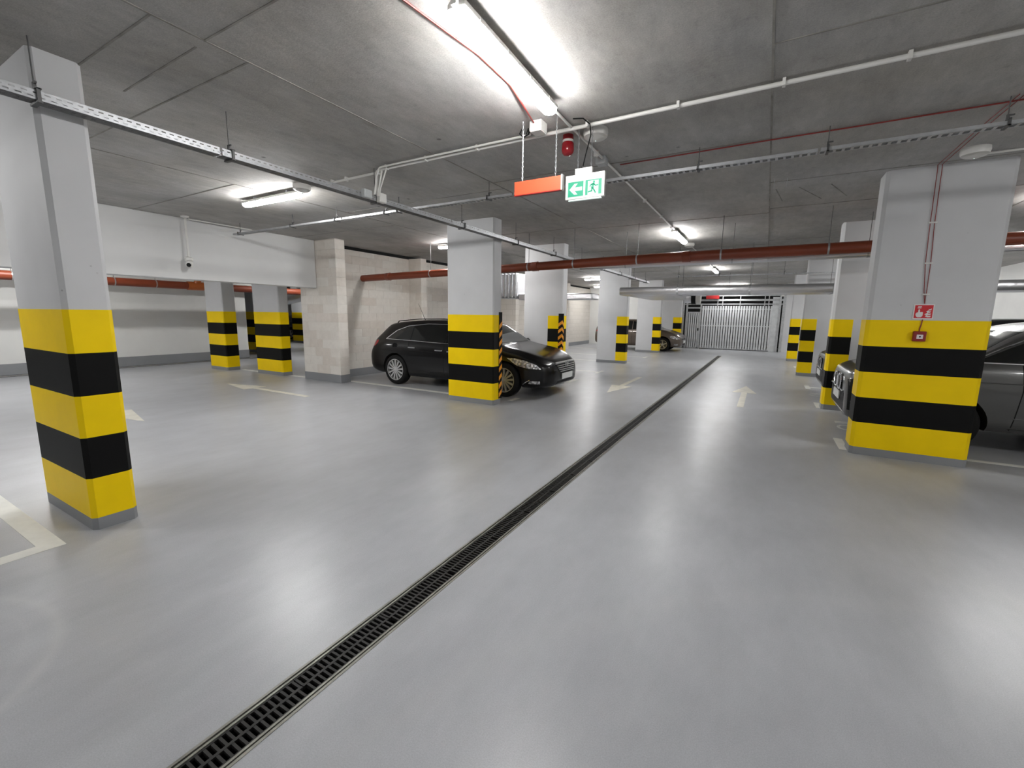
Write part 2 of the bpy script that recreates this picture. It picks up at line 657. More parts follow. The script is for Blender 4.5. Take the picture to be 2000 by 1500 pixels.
# long block wall behind the parked estate
wb = tag(MB().box(-9.3, -9.005, 6.92, 13.4, 0, 3.12).build('wall_left_block', MT['mortar']), kind='structure')
MB().box(-9.02, -8.985, 6.92, 13.4, 0, 0.19).build('skirting', MT['skirt'], wb, bevel=0.005)
z, k = 0.19, 0
while z < 3.1:
    z1 = min(z + 0.2, 3.12)
    y = 6.92
    first = True
    while y < 13.4 - 0.02:
        L_ = 0.5 if not (first and k % 2) else 0.26
        y1 = min(y + L_, 13.4)
        if not (y1 > 9.68 and y < 9.92) or True:
            block(wb, -9.06, -9.0, y, y1, z, z1)
        y = y1
        first = False
    z = z1
    k += 1
MB().box(-9.3, -9.03, 6.92, 24.7, 3.12, CEIL).build('gap_strip', MT['void'], wb)
tag(MB().box(-9.3, -9.0, 13.4, 24.75, 0, 3.12).build('wall_left_rear', MT['blockwall']), kind='structure')
tag(MB().box(-9.0, -8.985, 13.4, 24.75, 0, 0.19).build('baseboard_left', MT['skirt']), kind='structure')

# ---- floor paint
def mark(name, poly, m, z=0.0025):
    b = MB().prism([(x, y, 0.0) for x, y in poly], (0, 0, z))
    return b.build(name, m, floor)


def rect(name, x0, x1, y0, y1, m=None, z=0.0025):
    return mark(name, [(x0, y0), (x1, y0), (x1, y1), (x0, y1)], m or MT['line'], z)


def arrow(tx, ty, dx, dy):
    px, py = -dy, dx
    def P(a, s):
        return (tx - dx * a + px * s, ty - dy * a + py * s)
    mark('direction_arrow', [P(0, 0), P(1.1, 0.235), P(1.1, 0.055), P(2.85, 0.055), P(2.85, -0.055), P(1.1, -0.055), P(1.1, -0.235)], MT['arrow'])


arrow(-0.28, 11.65, 0, 1)
arrow(-2.79, 8.9, 0, -1)
arrow(-10.34, 5.21, -1, 0)
arrow(-7.7, 2.72, 1, 0)
# bay outline beside the nearest column
rect('bay_line', -9.0, -4.03, 0.79, 0.91)
rect('bay_line', -4.15, -4.03, -4.5, 0.79)
rect('bay_line', -8.95, -5.2, 6.93, 7.05)
rect('bay_line', -10.45, -9.62, 6.75, 6.85)
rect('bay_line', -12.5, -11.6, 6.72, 6.82)
for y in (9.85, 12.15, 15.2, 17.7, 20.9):
    rect('bay_line', -8.98, -4.0, y - 0.05, y + 0.05)
    if y in (12.15, 17.7):
        rect('bay_line', -4.1, -4.0, y - 0.32, y + 0.32)
rect('bay_line', -4.1, -4.0, 9.9, 10.35)
rect('bay_line', -4.1, -4.0, 7.0, 7.3)
for y in (6.87, 9.8, 12.3, 15.1, 17.3, 19.95):
    rect('bay_line', 0.98, XR - 0.02, y - 0.045, y + 0.045)
    rect('bay_line', 0.92, 1.02, y - 0.3, y + 0.3, z=0.003)
# partly hidden painted bay characters beside the aisle
def stroke(pts, wd=0.035):
    for a, c in zip(pts, pts[1:]):
        a, c = Vector((*a, 0)), Vector((*c, 0))
        t = (c - a).normalized()
        n = Vector((-t.y, t.x, 0)) * wd / 2
        yield [a - n - t * 0.01, c - n + t * 0.01, c + n + t * 0.01, a + n - t * 0.01]


def glyph(strokes):
    b = MB()
    for i, st in enumerate(strokes):
        for q in stroke(st):
            b.prism(q, (0, 0, 0.003))
    b.build('bay_number', MT['line'], floor, merge=False)


arc = [(1.17 + 0.1 * math.cos(t), 7.98 + 0.16 * math.sin(t)) for t in [math.radians(a) for a in range(60, 301, 30)]]
glyph([arc, [(1.08, 8.3), (1.3, 8.3)], [(1.08, 8.38), (1.28, 8.42)]])
glyph([[(0.95, 11.0), (1.15, 11.0)], [(0.93, 11.15), (1.15, 11.2)], [(0.97, 11.35), (1.15, 11.35)]])
# dark joint along the far-left floor
rect('floor_joint', -15.42, -15.36, YB + 0.1, 9.6, MT['void'], 0.002)

# ---- drain
drain = thing('drain_channel', 'long black slotted drain channel running along the garage floor', 'drain', ((DX0 + DX1) / 2, 0, 0))
b = MB()
b.box(DX0, DX1, DY0, DY1, -0.2, -0.15)
b.box(DX0, DX0 + 0.012, DY0, DY1, -0.15, -0.03)
b.box(DX1 - 0.012, DX1, DY0, DY1, -0.15, -0.03)
b.build('trough', MT['void'], drain, merge=False)
for s in (0, 1):
    x = DX0 if s == 0 else DX1 - 0.03
    for (a, c, h) in ((0.0, 0.012, 0.003), (0.012, 0.02, -0.006), (0.02, 0.03, 0.002)):
        xa, xc = (x + a, x + c) if s == 0 else (x + 0.03 - c, x + 0.03 - a)
        MB().box(xa, xc, DY0, DY1, -0.04, h).build('edge_rail', MT['railmetal'] if h > 0 else MT['darkiron'], drain)
gb = MB()
GW = 0.065
GL = 0.5
gb.box(-GW, -GW + 0.008, 0.002, GL - 0.002, -0.02, 0)
gb.box(GW - 0.008, GW, 0.002, GL - 0.002, -0.02, 0)
gb.box(-0.006, 0.006, 0.002, GL - 0.002, -0.02, 0)
npitch = 18
for i in range(npitch + 1):
    for sgn in (-1, 1):
        y = 0.002 + (GL - 0.016) * i / npitch + (0.0 if sgn < 0 else 0.0)
        if sgn > 0:
            y += (GL - 0.016) / npitch / 2
        if y > GL - 0.012:
            continue
        xa, xc = (-GW + 0.008, -0.006) if sgn < 0 else (0.006, GW - 0.008)
        gb.box(xa, xc, y, y + 0.0105, -0.02, -0.001)
gmesh = gb.mesh('grate', MT['darkiron'], merge=False)
y = DY0
while y < DY1 - 0.3:
    shared('grate', gmesh, drain, ((DX0 + DX1) / 2, y, -0.001))
    y += GL

# ---- columns
def cpoly(x0, x1, y0, y1, cl, cr):
    P = []
    P += [(x0 + cl, y0), (x1 - cr, y0)]
    if cr > 0:
        P += [(x1, y0 + cr), (x1, y1 - cr), (x1 - cr, y1)]
    else:
        P += [(x1, y1)]
    if cl > 0:
        P += [(x0 + cl, y1), (x0, y1 - cl), (x0, y0 + cl)]
    else:
        P += [(x0, y1)]
        P[0] = (x0, y0)
    return P


def pz(b, poly, z0, z1):
    return b.prism([(x, y, z0) for x, y in poly], (0, 0, z1 - z0))


def guard(root, cx, cy, sx, sy):
    """L-shaped rubber corner guard; sx, sy point from the corner into the two faces"""
    g = MB()
    t, l, z0, z1 = 0.012, 0.085, 0.10, 1.64
    ex, ey = cx - sx * t, cy - sy * t
    xa, xb = sorted((ex, cx + sx * l))
    ya, yb = sorted((ey, cy))
    g.box(xa, xb, ya, yb, z0, z1)
    xa, xb = sorted((ex, cx))
    ya, yb = sorted((ey, cy + sy * l))
    g.box(xa, xb, ya, yb, z0, z1)
    go = g.build('corner_guard', MT['rubber'], root, merge=False)
    go['label'] = 'black rubber corner guard with amber chevrons'
    z = z0 + 0.02
    while z < z1 - 0.17:
        c = MB()
        h, r = 0.075, 0.075
        y = ey - sy * 0.002
        c.prism([(ex, y, z + r), (ex + sx * (l + t), y, z), (ex + sx * (l + t), y, z + h), (ex, y, z + r + h)], (0, sy * 0.004, 0))
        x = ex - sx * 0.002
        c.prism([(x, ey, z + r), (x, ey + sy * (l + t), z), (x, ey + sy * (l + t), z + h), (x, ey, z + r + h)], (sx * 0.004, 0, 0))
        c.build('chevron', MT['amber'], go, merge=False)
        z += 0.152


def column(label, x0, x1, y0, y1, band=None, grd=None, ch=0.03, baseh=0.09, group=None, sh=0.3):
    """band None: bands all round; ('left'|'right', w): bands only over that end"""
    root = thing('concrete_column', label, 'column', ((x0 + x1) / 2, (y0 + y1) / 2, 0), group)
    b = MB()
    pz(b, cpoly(x0, x1, y0, y1, ch, ch), 0, CEIL)
    b.build('shaft', MT['grey'], root)
    b = MB()
    pz(b, cpoly(x0 - .003, x1 + .003, y0 - .003, y1 + .003, ch, ch), 0, baseh)
    b.build('base', MT['skirt'], root)
    e = 0.0025
    for i in range(5):
        z1 = baseh + sh * (5 - i)
        b = MB()
        if band is None:
            p = cpoly(x0 - e, x1 + e, y0 - e, y1 + e, ch, ch)
        elif band[0] == 'right':
            p = cpoly(x1 - band[1], x1 + e, y0 - e, y1 + e, 0, ch)
        else:
            p = cpoly(x0 - e, x0 + band[1], y0 - e, y1 + e, ch, 0)
        pz(b, p, z1 - sh, z1)
        b.build('yellow_band' if i % 2 == 0 else 'black_band', MT['yellow'] if i % 2 == 0 else MT['black'], root)
    if grd:
        guard(root, *grd)
    return root


GL_, GR_ = 'columns left of the drain', 'columns right of the drain'
column('nearest striped concrete column, at the left edge beside the white bay corner line', -5.09, -4.1, 1.08, 1.34, group=GL_, ch=0.028)
column('striped concrete column standing in front of the black estate car', -5.08, -4.08, 6.45, 6.71, grd=(-4.08, 6.71, -1, -1), group=GL_, ch=0.02)
column('pale column behind the black estate car, with a chevron guard on its corner', -5.08, -4.08, 9.4, 9.66, ('right', 0.36), (-4.08, 9.4, -1, 1), group=GL_, ch=0.02)
column('pale column between the chevron-guarded column and the brown car', -5.1, -4.08, 14.85, 15.11, ('right', 0.34), group=GL_, ch=0.02)
column('pale column directly in front of the brown car', -5.15, -4.1, 20.4, 20.66, ('right', 0.33), group=GL_, ch=0.02)
column('farthest left column, behind the nose of the brown car beside the gate', -4.95, -3.86, 24.4, 24.66, ('right', 0.4), group=GL_, ch=0.02)
column('big striped column at right carrying the red fire call point', 1.0, 2.03, 6.45, 6.8, group=GR_, ch=0.035)
column('pale column just behind the big right column, by the nose of the grey car', 0.98, 2.0, 9.42, 9.72, ('left', 0.3), group=GR_, ch=0.035)
column('second pale column behind the big right column, beyond the black car', 0.86, 1.95, 14.7, 15.0, ('left', 0.34), group=GR_, ch=0.03)
column('farthest right column, nearest to the slatted gate', 0.78, 1.9, 19.65, 19.95, ('left', 0.33), group=GR_, ch=0.03)
column('column by the right wall seen behind the grey car', 5.55, 5.95, 13.2, 13.6, group='columns at the side wall', ch=0.03)
GO = 'columns beyond the low beam'
column('striped column beyond the low beam, nearer the white wall', -13.42, -12.58, 6.4, 6.74, group=GO, ch=0.02)
column('striped column beyond the low beam, just left of the block pier', -11.55, -10.45, 6.62, 6.88, group=GO, ch=0.02)
column('half-hidden striped column between the two columns beyond the low beam', -18.3, -17.2, 10.1, 10.4, group=GO, ch=0.02)
column('distant striped column glimpsed between the low beam and the block pier', -22.1, -21.05, 14.7, 15.0, group=GO, ch=0.02)

# ================================================================== lamps
def make_lamp(length=1.25):
    root = thing('batten_lamp', 'x', 'ceiling lamp', (0, 0, 0), 'lit batten lamps on the ceiling')
    h = length / 2
    b = MB()
    b.prism([(-0.04, -h, -0.034), (0.04, -h, -0.034), (0.054, -h, -0.046), (0.054, -h, -0.071), (-0.054, -h, -0.071), (-0.054, -h, -0.046)], (0, length, 0))
    b.build('housing', MT['plastic'], root, bevel=0.004)
    d = MB()
    prof = [(-0.052, -0.071), (-0.052, -0.090), (-0.040, -0.108), (-0.016, -0.116), (0.016, -0.116), (0.040, -0.108), (0.052, -0.090), (0.052, -0.071)]
    rings = [(-h + 0.004, 0.86), (-h + 0.03, 1.0), (h - 0.03, 1.0), (h - 0.004, 0.86)]
    vs = [(x * k, y, -0.071 + (z + 0.071) * k) for y, k in rings for x, z in prof]
    n = len(prof)
    fs = [(i * n + k, i * n + k + 1, (i + 1) * n + k + 1, (i + 1) * n + k) for i in range(3) for k in range(n - 1)]
    fs += [(i * n + n - 1, i * n, (i + 1) * n, (i + 1) * n + n - 1) for i in range(3)]
    fs += [list(range(n))[::-1], [3 * n + k for k in range(n)]]
    d.add(vs, fs)
    d.build('diffuser', MT['diff'], root)
    for s in (-1, 1):
        y0, y1 = sorted((s * h, s * (h + 0.025)))
        MB().box(-0.018, 0.018, y0, y1, -0.07, -0.04).build('cable_gland', MT['plastic'], root, bevel=0.005)
        MB().box(-0.02, 0.02, s * h * 0.6 - 0.015, s * h * 0.6 + 0.015, -0.036, 0).build('bracket', MT['galv'], root)
        for k in range(4):
            y = -h + 2 * h * (k + 0.5) / 4
            x0, x1 = sorted((s * 0.0535, s * 0.057))
            MB().box(x0, x1, y - 0.012, y + 0.012, -0.076, -0.050).build('clip', MT['plastic'], root)
    return root


lamp0 = make_lamp()
LAMPS = [  # behind viewer and in side bays, several unseen lamps added for their light
    (-1.53, 2.63, 0, 'large lit lamp on the ceiling nearest the viewer, above the red sign'),
    (-1.61, 9.3, 0, 'lit lamp along the aisle line, just above the red-brown pipe'),
    (-1.62, 16.2, 0, 'small lit lamp far along the aisle, above the silver duct'),
    (3.5, 22.6, 1, 'added unseen lamp in the right bays, lighting the slatted gate'),  # no visible fixture; added to brighten the gate
    (4.7, 3.4, 1, 'lit lamp above the bay right of the viewer'),
    (3.5, -3.5, 1, 'added fill lamp above the bay behind the viewer on the right'),  # unseen, added as fill for the upright faces
    (-6.08, 3.85, 1, 'lit lamp between the near column and the security camera, behind the cable tray'),
    (-6.1, 8.27, 1, 'lit lamp above the roof of the black estate car'),
    (-6.2, 18.0, 1, 'lit lamp between the two pale columns behind the black estate car'),
    (-6.1, 13.2, 1, 'lit lamp hidden behind the chevron-guarded pale column'),
    (-7.4, 22.6, 1, 'added unseen lamp near the brown car, lighting the gate end'),  # set out of view behind a column; serves to brighten the gate end
    (3.5, 8.5, 1, 'lit lamp above the grey car behind the big right column'),
    (3.5, 13.2, 1, 'lit lamp in the right bays beyond the grey car'),
    (3.5, 18.2, 1, 'lit lamp in the right bays near the slatted gate'),
    (-13.1, 3.2, 0, 'lit lamp beyond the low beam, close to the white far wall'),
    (-13.1, 9.6, 0, 'lit lamp beyond the low beam, behind the striped columns there'),
    (-11.3, 1.4, 0, 'lit lamp beyond the low beam, closest to the back of the beam'),
    (-1.6, 23.95, 1, 'added lamp directly above the slatted gate, brightening it'),  # invented fixture, added because the gate was too dim
    (-20.0, 12.6, 1, 'added lamp to light the distant bay glimpsed past the block pier'),  # added so the far zone receives light
    (-1.6, -4.0, 0, 'lit aisle lamp on the ceiling behind the viewer'),
    (-6.6, -0.5, 1, 'lit lamp above the bay left of the nearest striped column'),
]
for i, (x, y, r, lab) in enumerate(LAMPS):
    o = lamp0 if i == 0 else copy_tree(lamp0)
    o['label'] = lab
    o.location = (x, y, CEIL)
    o.rotation_euler = (0, 0, math.pi / 2 if r else (0.04 if i == 0 else 0))

# ================================================================== cable trays
def tray_mesh(length, name):
    """channel along +Y, base at z=0, width .1, flanges .05; slots are real openings"""
    b = MB()
    t, w_, h_ = 0.0018, 0.05, 0.055
    p = 0.05
    n = int(round(length / p))
    for s in (-1, 1):
        x0, x1 = sorted((s * w_, s * (w_ - t)))
        for (za, zb) in ((0, 0.012), (0.020, 0.033), (0.041, h_)):
            b.box(x0, x1, 0, length, za, zb)
        for i in range(n + 1):
            y = i * p
            b.box(x0, x1, max(0, y - 0.012), min(length, y + 0.012), 0.012, 0.020)
            y += p / 2
            if y < length:
                b.box(x0, x1, y - 0.012, min(length, y + 0.012), 0.033, 0.041)
        xa, xb = sorted((s * (w_ - 0.011), s * w_))
        b.box(xa, xb, 0, length, h_ - t, h_)
    b.mi = 1  # underside shade painted with the darker steel
    for (xa, xb) in ((-0.0495, -0.016), (-0.008, 0.008), (0.016, 0.0495)):
        b.box(xa, xb, 0, length, -t, 0)
    for i in range(n + 1):
        y = i * p
        b.box(-0.016, 0.016, max(0, y - 0.014), min(length, y + 0.014), -t, 0)
    return b.mesh(name, [MT['galv'], MT['galvdark']], merge=False)


def hanger(root, x, y, z, along):
    b = MB()
    b.tube([(x, y, z + 0.07), (x, y, CEIL)], 0.004, 6)
    b.build('hanger_rod', MT['galvdark'], root)
    b = MB()
    if along == 'y':
        b.box(x - 0.062, x + 0.062, y - 0.014, y + 0.014, z - 0.016, z - 0.004)
        b.box(x + 0.052, x + 0.064, y - 0.009, y + 0.009, z - 0.016, z + 0.066)
        b.box(x - 0.064, x - 0.052, y - 0.009, y + 0.009, z - 0.016, z + 0.066)
        b.box(x - 0.064, x + 0.064, y - 0.015, y + 0.015, z + 0.06, z + 0.068)
    else:
        b.box(x - 0.010, x + 0.010, y - 0.056, y + 0.056, z - 0.008, z - 0.001)
        b.box(x - 0.008, x + 0.008, y + 0.046, y + 0.056, z - 0.008, z + 0.04)
        b.box(x - 0.008, x + 0.008, y - 0.056, y - 0.046, z - 0.008, z + 0.04)
        b.box(x - 0.008, x + 0.008, y - 0.056, y + 0.056, z + 0.036, z + 0.042)
        z -= 0.028
    b.box(x - 0.008, x + 0.008, y - 0.008, y + 0.008, z + 0.066, z + 0.11)
    b.box(x - 0.005, x + 0.035, y - 0.005, y + 0.005, z + 0.10, z + 0.11)
    b.build('hanger_clamp', MT['galvdark'], root, merge=False)


TM3 = tray_mesh(2.98, 'tray_section_mesh')
T1X, T1Z = -3.97, 2.835
tr1 = thing('cable_tray', 'long slotted cable tray running away past the near column', 'cable tray', (T1X, 0, T1Z), 'slotted cable trays under the ceiling')
for k in range(6):
    shared('tray_section', TM3, tr1, (T1X, -0.9 + 3 * k, T1Z))
    if k:
        b = MB()
        for s in (-1, 1):
            x0, x1 = sorted((s * 0.0505, s * 0.053))
            b.box(x0, x1, -1.0 + 3 * k, -0.82 + 3 * k, T1Z + 0.006, T1Z + 0.05)
        b.build('joint_plate', MT['galv'], tr1, merge=False)
for y in (-0.3, 1.06, 2.18, 3.75, 5.4, 7.0, 8.6, 10.2, 11.8, 13.4, 15.0, 16.6):
    hanger(tr1, T1X, y, T1Z, 'y')
T2Y, T2Z = 4.78, 2.995


def ladder_mesh(length, name, w_=0.042, h_=0.028):
    """shallow channel along +Y with one row of wide slots in its base and a lip on each side"""
    b = MB()
    t, p = 0.002, 0.06
    n = int(round(length / p))
    for s in (-1, 1):
        x0, x1 = sorted((s * w_, s * (w_ - t)))
        b.box(x0, x1, 0, length, 0, h_)
        x0, x1 = sorted((s * w_, s * (w_ - 0.013)))
        b.box(x0, x1, 0, length, 0, t)
    for i in range(n + 1):
        y = i * p
        b.box(-w_ + 0.013, w_ - 0.013, max(0, y - 0.011), min(length, y + 0.011), 0, t)
    return b.mesh(name, MT['galv'], merge=False)


LM3 = ladder_mesh(2.98, 'ladder_section_mesh')
tr2 = thing('cable_tray', 'shallow slotted cable tray crossing the aisle from the low beam to the right', 'cable tray', (0, T2Y, T2Z), 'slotted cable trays under the ceiling')
for k in range(5):
    shared('tray_section', LM3, tr2, (-8.75 + 3 * (k + 1), T2Y, T2Z), rot=(0, 0, math.pi / 2))
for x in (-8.55, -7.0, -5.9, -4.85, -4.6, -3.1, -1.9, -0.7, 0.32, 1.39, 2.5, 4.0):
    hanger(tr2, x, T2Y, T2Z, 'x')
tr3 = thing('cable_tray', 'distant slotted cable tray hanging above the silver duct', 'cable tray', (0, 14.2, 2.85), 'slotted cable trays under the ceiling')
for k in range(2):
    shared('tray_section', LM3, tr3, (-2.5 + 3 * (k + 1), 14.2, 2.78), rot=(0, 0, math.pi / 2))
for x in (-2.4, -1.3, 0.3, 1.6, 3.0):
    hanger(tr3, x, 14.2, 2.78, 'x')

# ================================================================== conduits and cables
def clip(root, x, y, z, along):
    b = MB()
    if along == 'x':
        b.box(x - 0.010, x + 0.010, y - 0.022, y + 0.022, z - 0.020, CEIL - 0.005)
    else:
        b.box(x - 0.022, x + 0.022, y - 0.010, y + 0.010, z - 0.020, CEIL - 0.005)
    b.build('conduit_clip', MT['plastic'], root)


CZ = 3.168
cx = thing('cable_conduit', 'thick white conduit crossing the ceiling above the signs', 'conduit', (-1.5, 3.73, CZ), 'white conduits on the ceiling')
MB().tube([(-3.93, 3.74, T1Z + 0.09), (-3.93, 3.74, CZ - 0.05), (-3.915, 3.74, CZ - 0.015), (-3.88, 3.74, CZ), (-1.9, 3.74, CZ), (3.4, 3.70, CZ)], 0.0155, 10).build('pipe_run', MT['plastic'], cx, smooth=True)
for x in (-3.75, -3.19, -2.55, -1.44, -0.72, -0.04, 0.61, 1.3, 2.1):
    clip(cx, x, 3.725, CZ, 'x')
c2 = thing('cable_conduit', 'thin white conduit beside the thick one, left of the red sign', 'conduit', (-3, 3.68, CZ), 'white conduits on the ceiling')
MB().tube([(-3.90, 3.68, T1Z + 0.06), (-3.86, 3.68, CZ - 0.09), (-3.82, 3.68, CZ - 0.01), (-3.78, 3.68, CZ), (-1.95, 3.68, CZ)], 0.010, 8).build('pipe_run', MT['plastic'], c2, smooth=True)
c3 = thing('cable_conduit', 'short white conduit continuing left from the conduit bend', 'conduit', (-4.4, 3.8, CZ), 'white conduits on the ceiling')
MB().tube([(-4.85, 3.82, CZ), (-3.9, 3.80, CZ)], 0.013, 8).build('pipe_run', MT['plastic'], c3, smooth=True)
for x in (-4.75, -4.5, -3.95):
    clip(c3, x, 3.81, CZ, 'x')
c4 = thing('flexible_cable', 'pair of white cables slanting down to the box on the tray', 'cable', (-3.8, 3.7, T1Z))
MB().tube([(-3.80, 3.70, CZ - 0.03), (-3.86, 3.70, T1Z + 0.09), (-3.87, 3.70, T1Z + 0.05)], 0.009, 8).build('cable_run', MT['plastic'], c4, smooth=True)
MB().tube([(-3.735, 3.70, CZ - 0.03), (-3.83, 3.70, T1Z + 0.12), (-3.85, 3.70, T1Z + 0.05)], 0.008, 8).build('cable_run', MT['plastic'], c4, smooth=True)
for (y0, y1, z0, z1, m, lab) in ((3.72, 3.82, T1Z - 0.01, T1Z + 0.09, 'plastic', 'white junction box on the cable tray under the slanting cables'),
                                 (3.50, 3.61, T1Z - 0.005, T1Z + 0.08, 'greyplastic', 'grey-green junction box on the cable tray, left of the white one')):
    j = thing('junction_box', lab, 'junction box', (-3.9, y0, z0), 'boxes fixed to the cable tray')
    MB().box(-3.917, -3.862, y0, y1, z0, z1).build('housing', MT[m], j, bevel=0.006)
    MB().box(-3.862, -3.856, y0 + 0.006, y1 - 0.006, z0 + 0.006, z1 - 0.006).build('lid', MT[m], j, bevel=0.002)
c5 = thing('cable_conduit', 'grey conduit running along the aisle ceiling from lamp to lamp', 'conduit', (-1.6, 6, CZ), 'white conduits on the ceiling')
MB().tube([(-1.57, 3.27, CZ), (-1.585, 3.6, CZ + 0.008), (-1.60, 8.63, CZ)], 0.011, 8).build('pipe_run', MT['plastic'], c5, smooth=True)
MB().tube([(-1.61, 10.73, CZ), (-1.62, 15.5, CZ)], 0.011, 8).build('pipe_run', MT['plastic'], c5, smooth=True)
for y in (4.4, 5.3, 6.4, 7.5, 8.4, 11, 12.5, 14):
    clip(c5, -1.60, y, CZ, 'y')
j = thing('junction_box', 'white junction box on the ceiling at the end of the nearest lamp', 'junction box', (-1.8, 3.56, 3.1))
MB().box(-1.87, -1.76, 3.50, 3.62, 3.12, CEIL).build('housing', MT['plastic'], j, bevel=0.006)
MB().box(-1.865, -1.765, 3.505, 3.615, 3.113, 3.121).build('lid', MT['plastic'], j, bevel=0.002)
MB().tube([(-1.96, 3.56, CZ + 0.02), (-1.99, 3.55, CZ - 0.03), (-1.95, 3.54, CZ - 0.07), (-1.90, 3.55, CZ - 0.05), (-1.91, 3.56, CZ), (-1.94, 3.56, CZ - 0.06), (-1.88, 3.56, CZ - 0.02)], 0.006, 6).build('cable_loop', MT['rubber'], j, smooth=True)
j = thing('junction_box', 'small grey junction box on the ceiling by the exit sign', 'junction box', (-1.58, 4.8, 3.1))
MB().box(-1.66, -1.56, 4.55, 4.66, 3.13, CEIL).build('housing', MT['greyplastic'], j, bevel=0.006)
MB().box(-1.655, -1.565, 4.555, 4.655, 3.124, 3.131).build('lid', MT['greyplastic'], j, bevel=0.002)
tag(MB().tube([(-1.80, 1.5, 3.19), (-1.77, 1.9, 3.19), (-1.70, 2.5, 3.188), (-1.71, 2.9, 3.19), (-1.77, 3.2, 3.188), (-1.83, 3.5, 3.18)], 0.006, 6).build('fire_cable', MT['redcable'], smooth=True),
    'bright red cable on the ceiling alongside the nearest lamp', 'cable', 'red cables')
tag(MB().tube([(-1.5, 4.88, 3.19), (-1.0, 4.87, 3.188), (-0.13, 4.86, 3.19), (0.4, 4.86, 3.188), (1.45, 4.86, 3.19), (3.2, 4.86, 3.19)], 0.006, 6).build('fire_cable', MT['redcable'], smooth=True),
    'thin dark red cable on the ceiling near the crossing cable tray', 'cable', 'red cables')
fc = thing('fire_cable', 'pair of red cables running down the big right column to the call point', 'cable', (1.45, 6.44, 1.8), 'red cables')
for dx in (0, 0.035):
    MB().tube([(1.42 + dx, 4.74, 3.19), (1.40 + dx, 5.5, 3.188), (1.40 + dx, 6.40, 3.19), (1.41 + dx, 6.435, 3.16), (1.42 + dx, 6.442, 2.6), (1.43 + dx + (0.008 if dx else 0), 6.441, 2.2), (1.455 + dx * 0.6, 6.442, 1.9), (1.465 + dx * 0.25, 6.441, 1.83), (1.475, 6.441, 1.77)], 0.0034, 6).build('cable_run', MT['redcable'], fc, smooth=True)
MB().tube([(1.478, 6.441, 1.6), (1.475, 6.441, 1.55), (1.466, 6.441, 1.5), (1.466, 6.441, 1.47)], 0.005, 6).build('cable_run', MT['redcable'], fc, smooth=True)
for z in (2.62, 2.2, 1.87):
    MB().box(1.405 + (2.62 - z) * 0.05, 1.475 + (2.62 - z) * 0.04, 6.434, 6.45, z - 0.008, z + 0.008).build('cable_clip', MT['plastic'], fc)

# ================================================================== detectors, siren, camera
def detector(x, y, lab):
    r = thing('smoke_detector', lab, 'smoke detector', (x, y, CEIL - 0.09), 'round detectors on the ceiling')
    MB().lathe([(0.105, 0.09), (0.108, 0.06), (0.100, 0.03), (0.06, 0.018), (0.0, 0.015)], (x, y, CEIL - 0.09), n=32).build('dome', MT['plastic'], r, smooth=True)
    MB().lathe([(0.085, 0.018), (0.03, 0.0), (0.0, 0.0)], (x, y, CEIL - 0.09), n=24).build('sensor_cap', MT['plastic'], r, smooth=True)
    MB().lathe([(0.007, 0.0), (0.006, -0.005), (0.0, -0.006)], (x, y, CEIL - 0.09), n=10).build('indicator', MT['signwhite'], r)


detector(-1.44, 3.93, 'round white detector on the ceiling directly behind the exit sign chains')
detector(1.565, 6.0, 'round white detector on the ceiling at the top of the big right column')
detector(-5.3, 3.78, 'round white detector at the right end of the lamp behind the cable tray')
detector(-1.62, 10.6, 'round white detector beside the lamp above the red-brown pipe')
MB_ = thing('alarm_siren', 'deep red round alarm siren hanging from the ceiling between the two signs', 'alarm siren', (-1.70, 3.93, 3.0))
MB().lathe([(0.048, 0.20), (0.05, 0.165), (0.046, 0.16)], (-1.70, 3.93, 3.0), n=24).build('mounting', MT['siren'], MB_, smooth=True)
MB().lathe([(0.047, 0.16), (0.049, 0.15), (0.047, 0.14)], (-1.70, 3.93, 3.0), n=24).build('white_ring', MT['plastic'], MB_, smooth=True)
MB().lathe([(0.046, 0.14), (0.056, 0.125), (0.057, 0.07), (0.05, 0.045), (0.034, 0.03), (0.0, 0.026)], (-1.70, 3.93, 3.0), n=24).build('sounder', MT['siren'], MB_, smooth=True)
tag(MB().tube([(-1.52, 3.60, 3.185), (-1.44, 3.62, 3.18), (-1.41, 3.7, 3.16), (-1.42, 3.76, 3.1), (-1.47, 3.78, 2.95), (-1.49, 3.785, 2.87)], 0.005, 6).build('power_cable', MT['rubber'], smooth=True),
    'black cable hanging from the ceiling into the exit sign', 'cable')

cc = thing('security_camera', 'white dome security camera on a drop pipe beside the low beam', 'security camera', (-8.8, 4.0, 2.33))
MB().tube([(-8.8, 4.0, CEIL), (-8.8, 4.0, 2.50)], 0.018, 10).build('drop_pipe', MT['plastic'], cc, smooth=True)
MB().lathe([(0.06, CEIL - 0.001), (0.06, CEIL - 0.02), (0.02, CEIL - 0.035)], (-8.8, 4.0, 0), n=20).build('ceiling_flange', MT['plastic'], cc, smooth=True)
MB().lathe([(0.03, 2.52), (0.062, 2.50), (0.064, 2.455), (0.055, 2.45)], (-8.8, 4.0, 0), n=24).build('camera_base', MT['plastic'], cc, smooth=True)
MB().lathe([(0.0, 2.46), (0.045, 2.445), (0.058, 2.41), (0.055, 2.37), (0.035, 2.34), (0.0, 2.33)], (-8.8, 4.0, 0), n=24).build('camera_ball', MT['plastic'], cc, smooth=True)
lo = Vector((-8.8, 4.0, 2.385))
ld = Vector((0.80, -0.52, -0.12)).normalized()
MB().tube([lo + ld * 0.03, lo + ld * 0.064], 0.034, 16).build('lens', MT['glass'], cc)
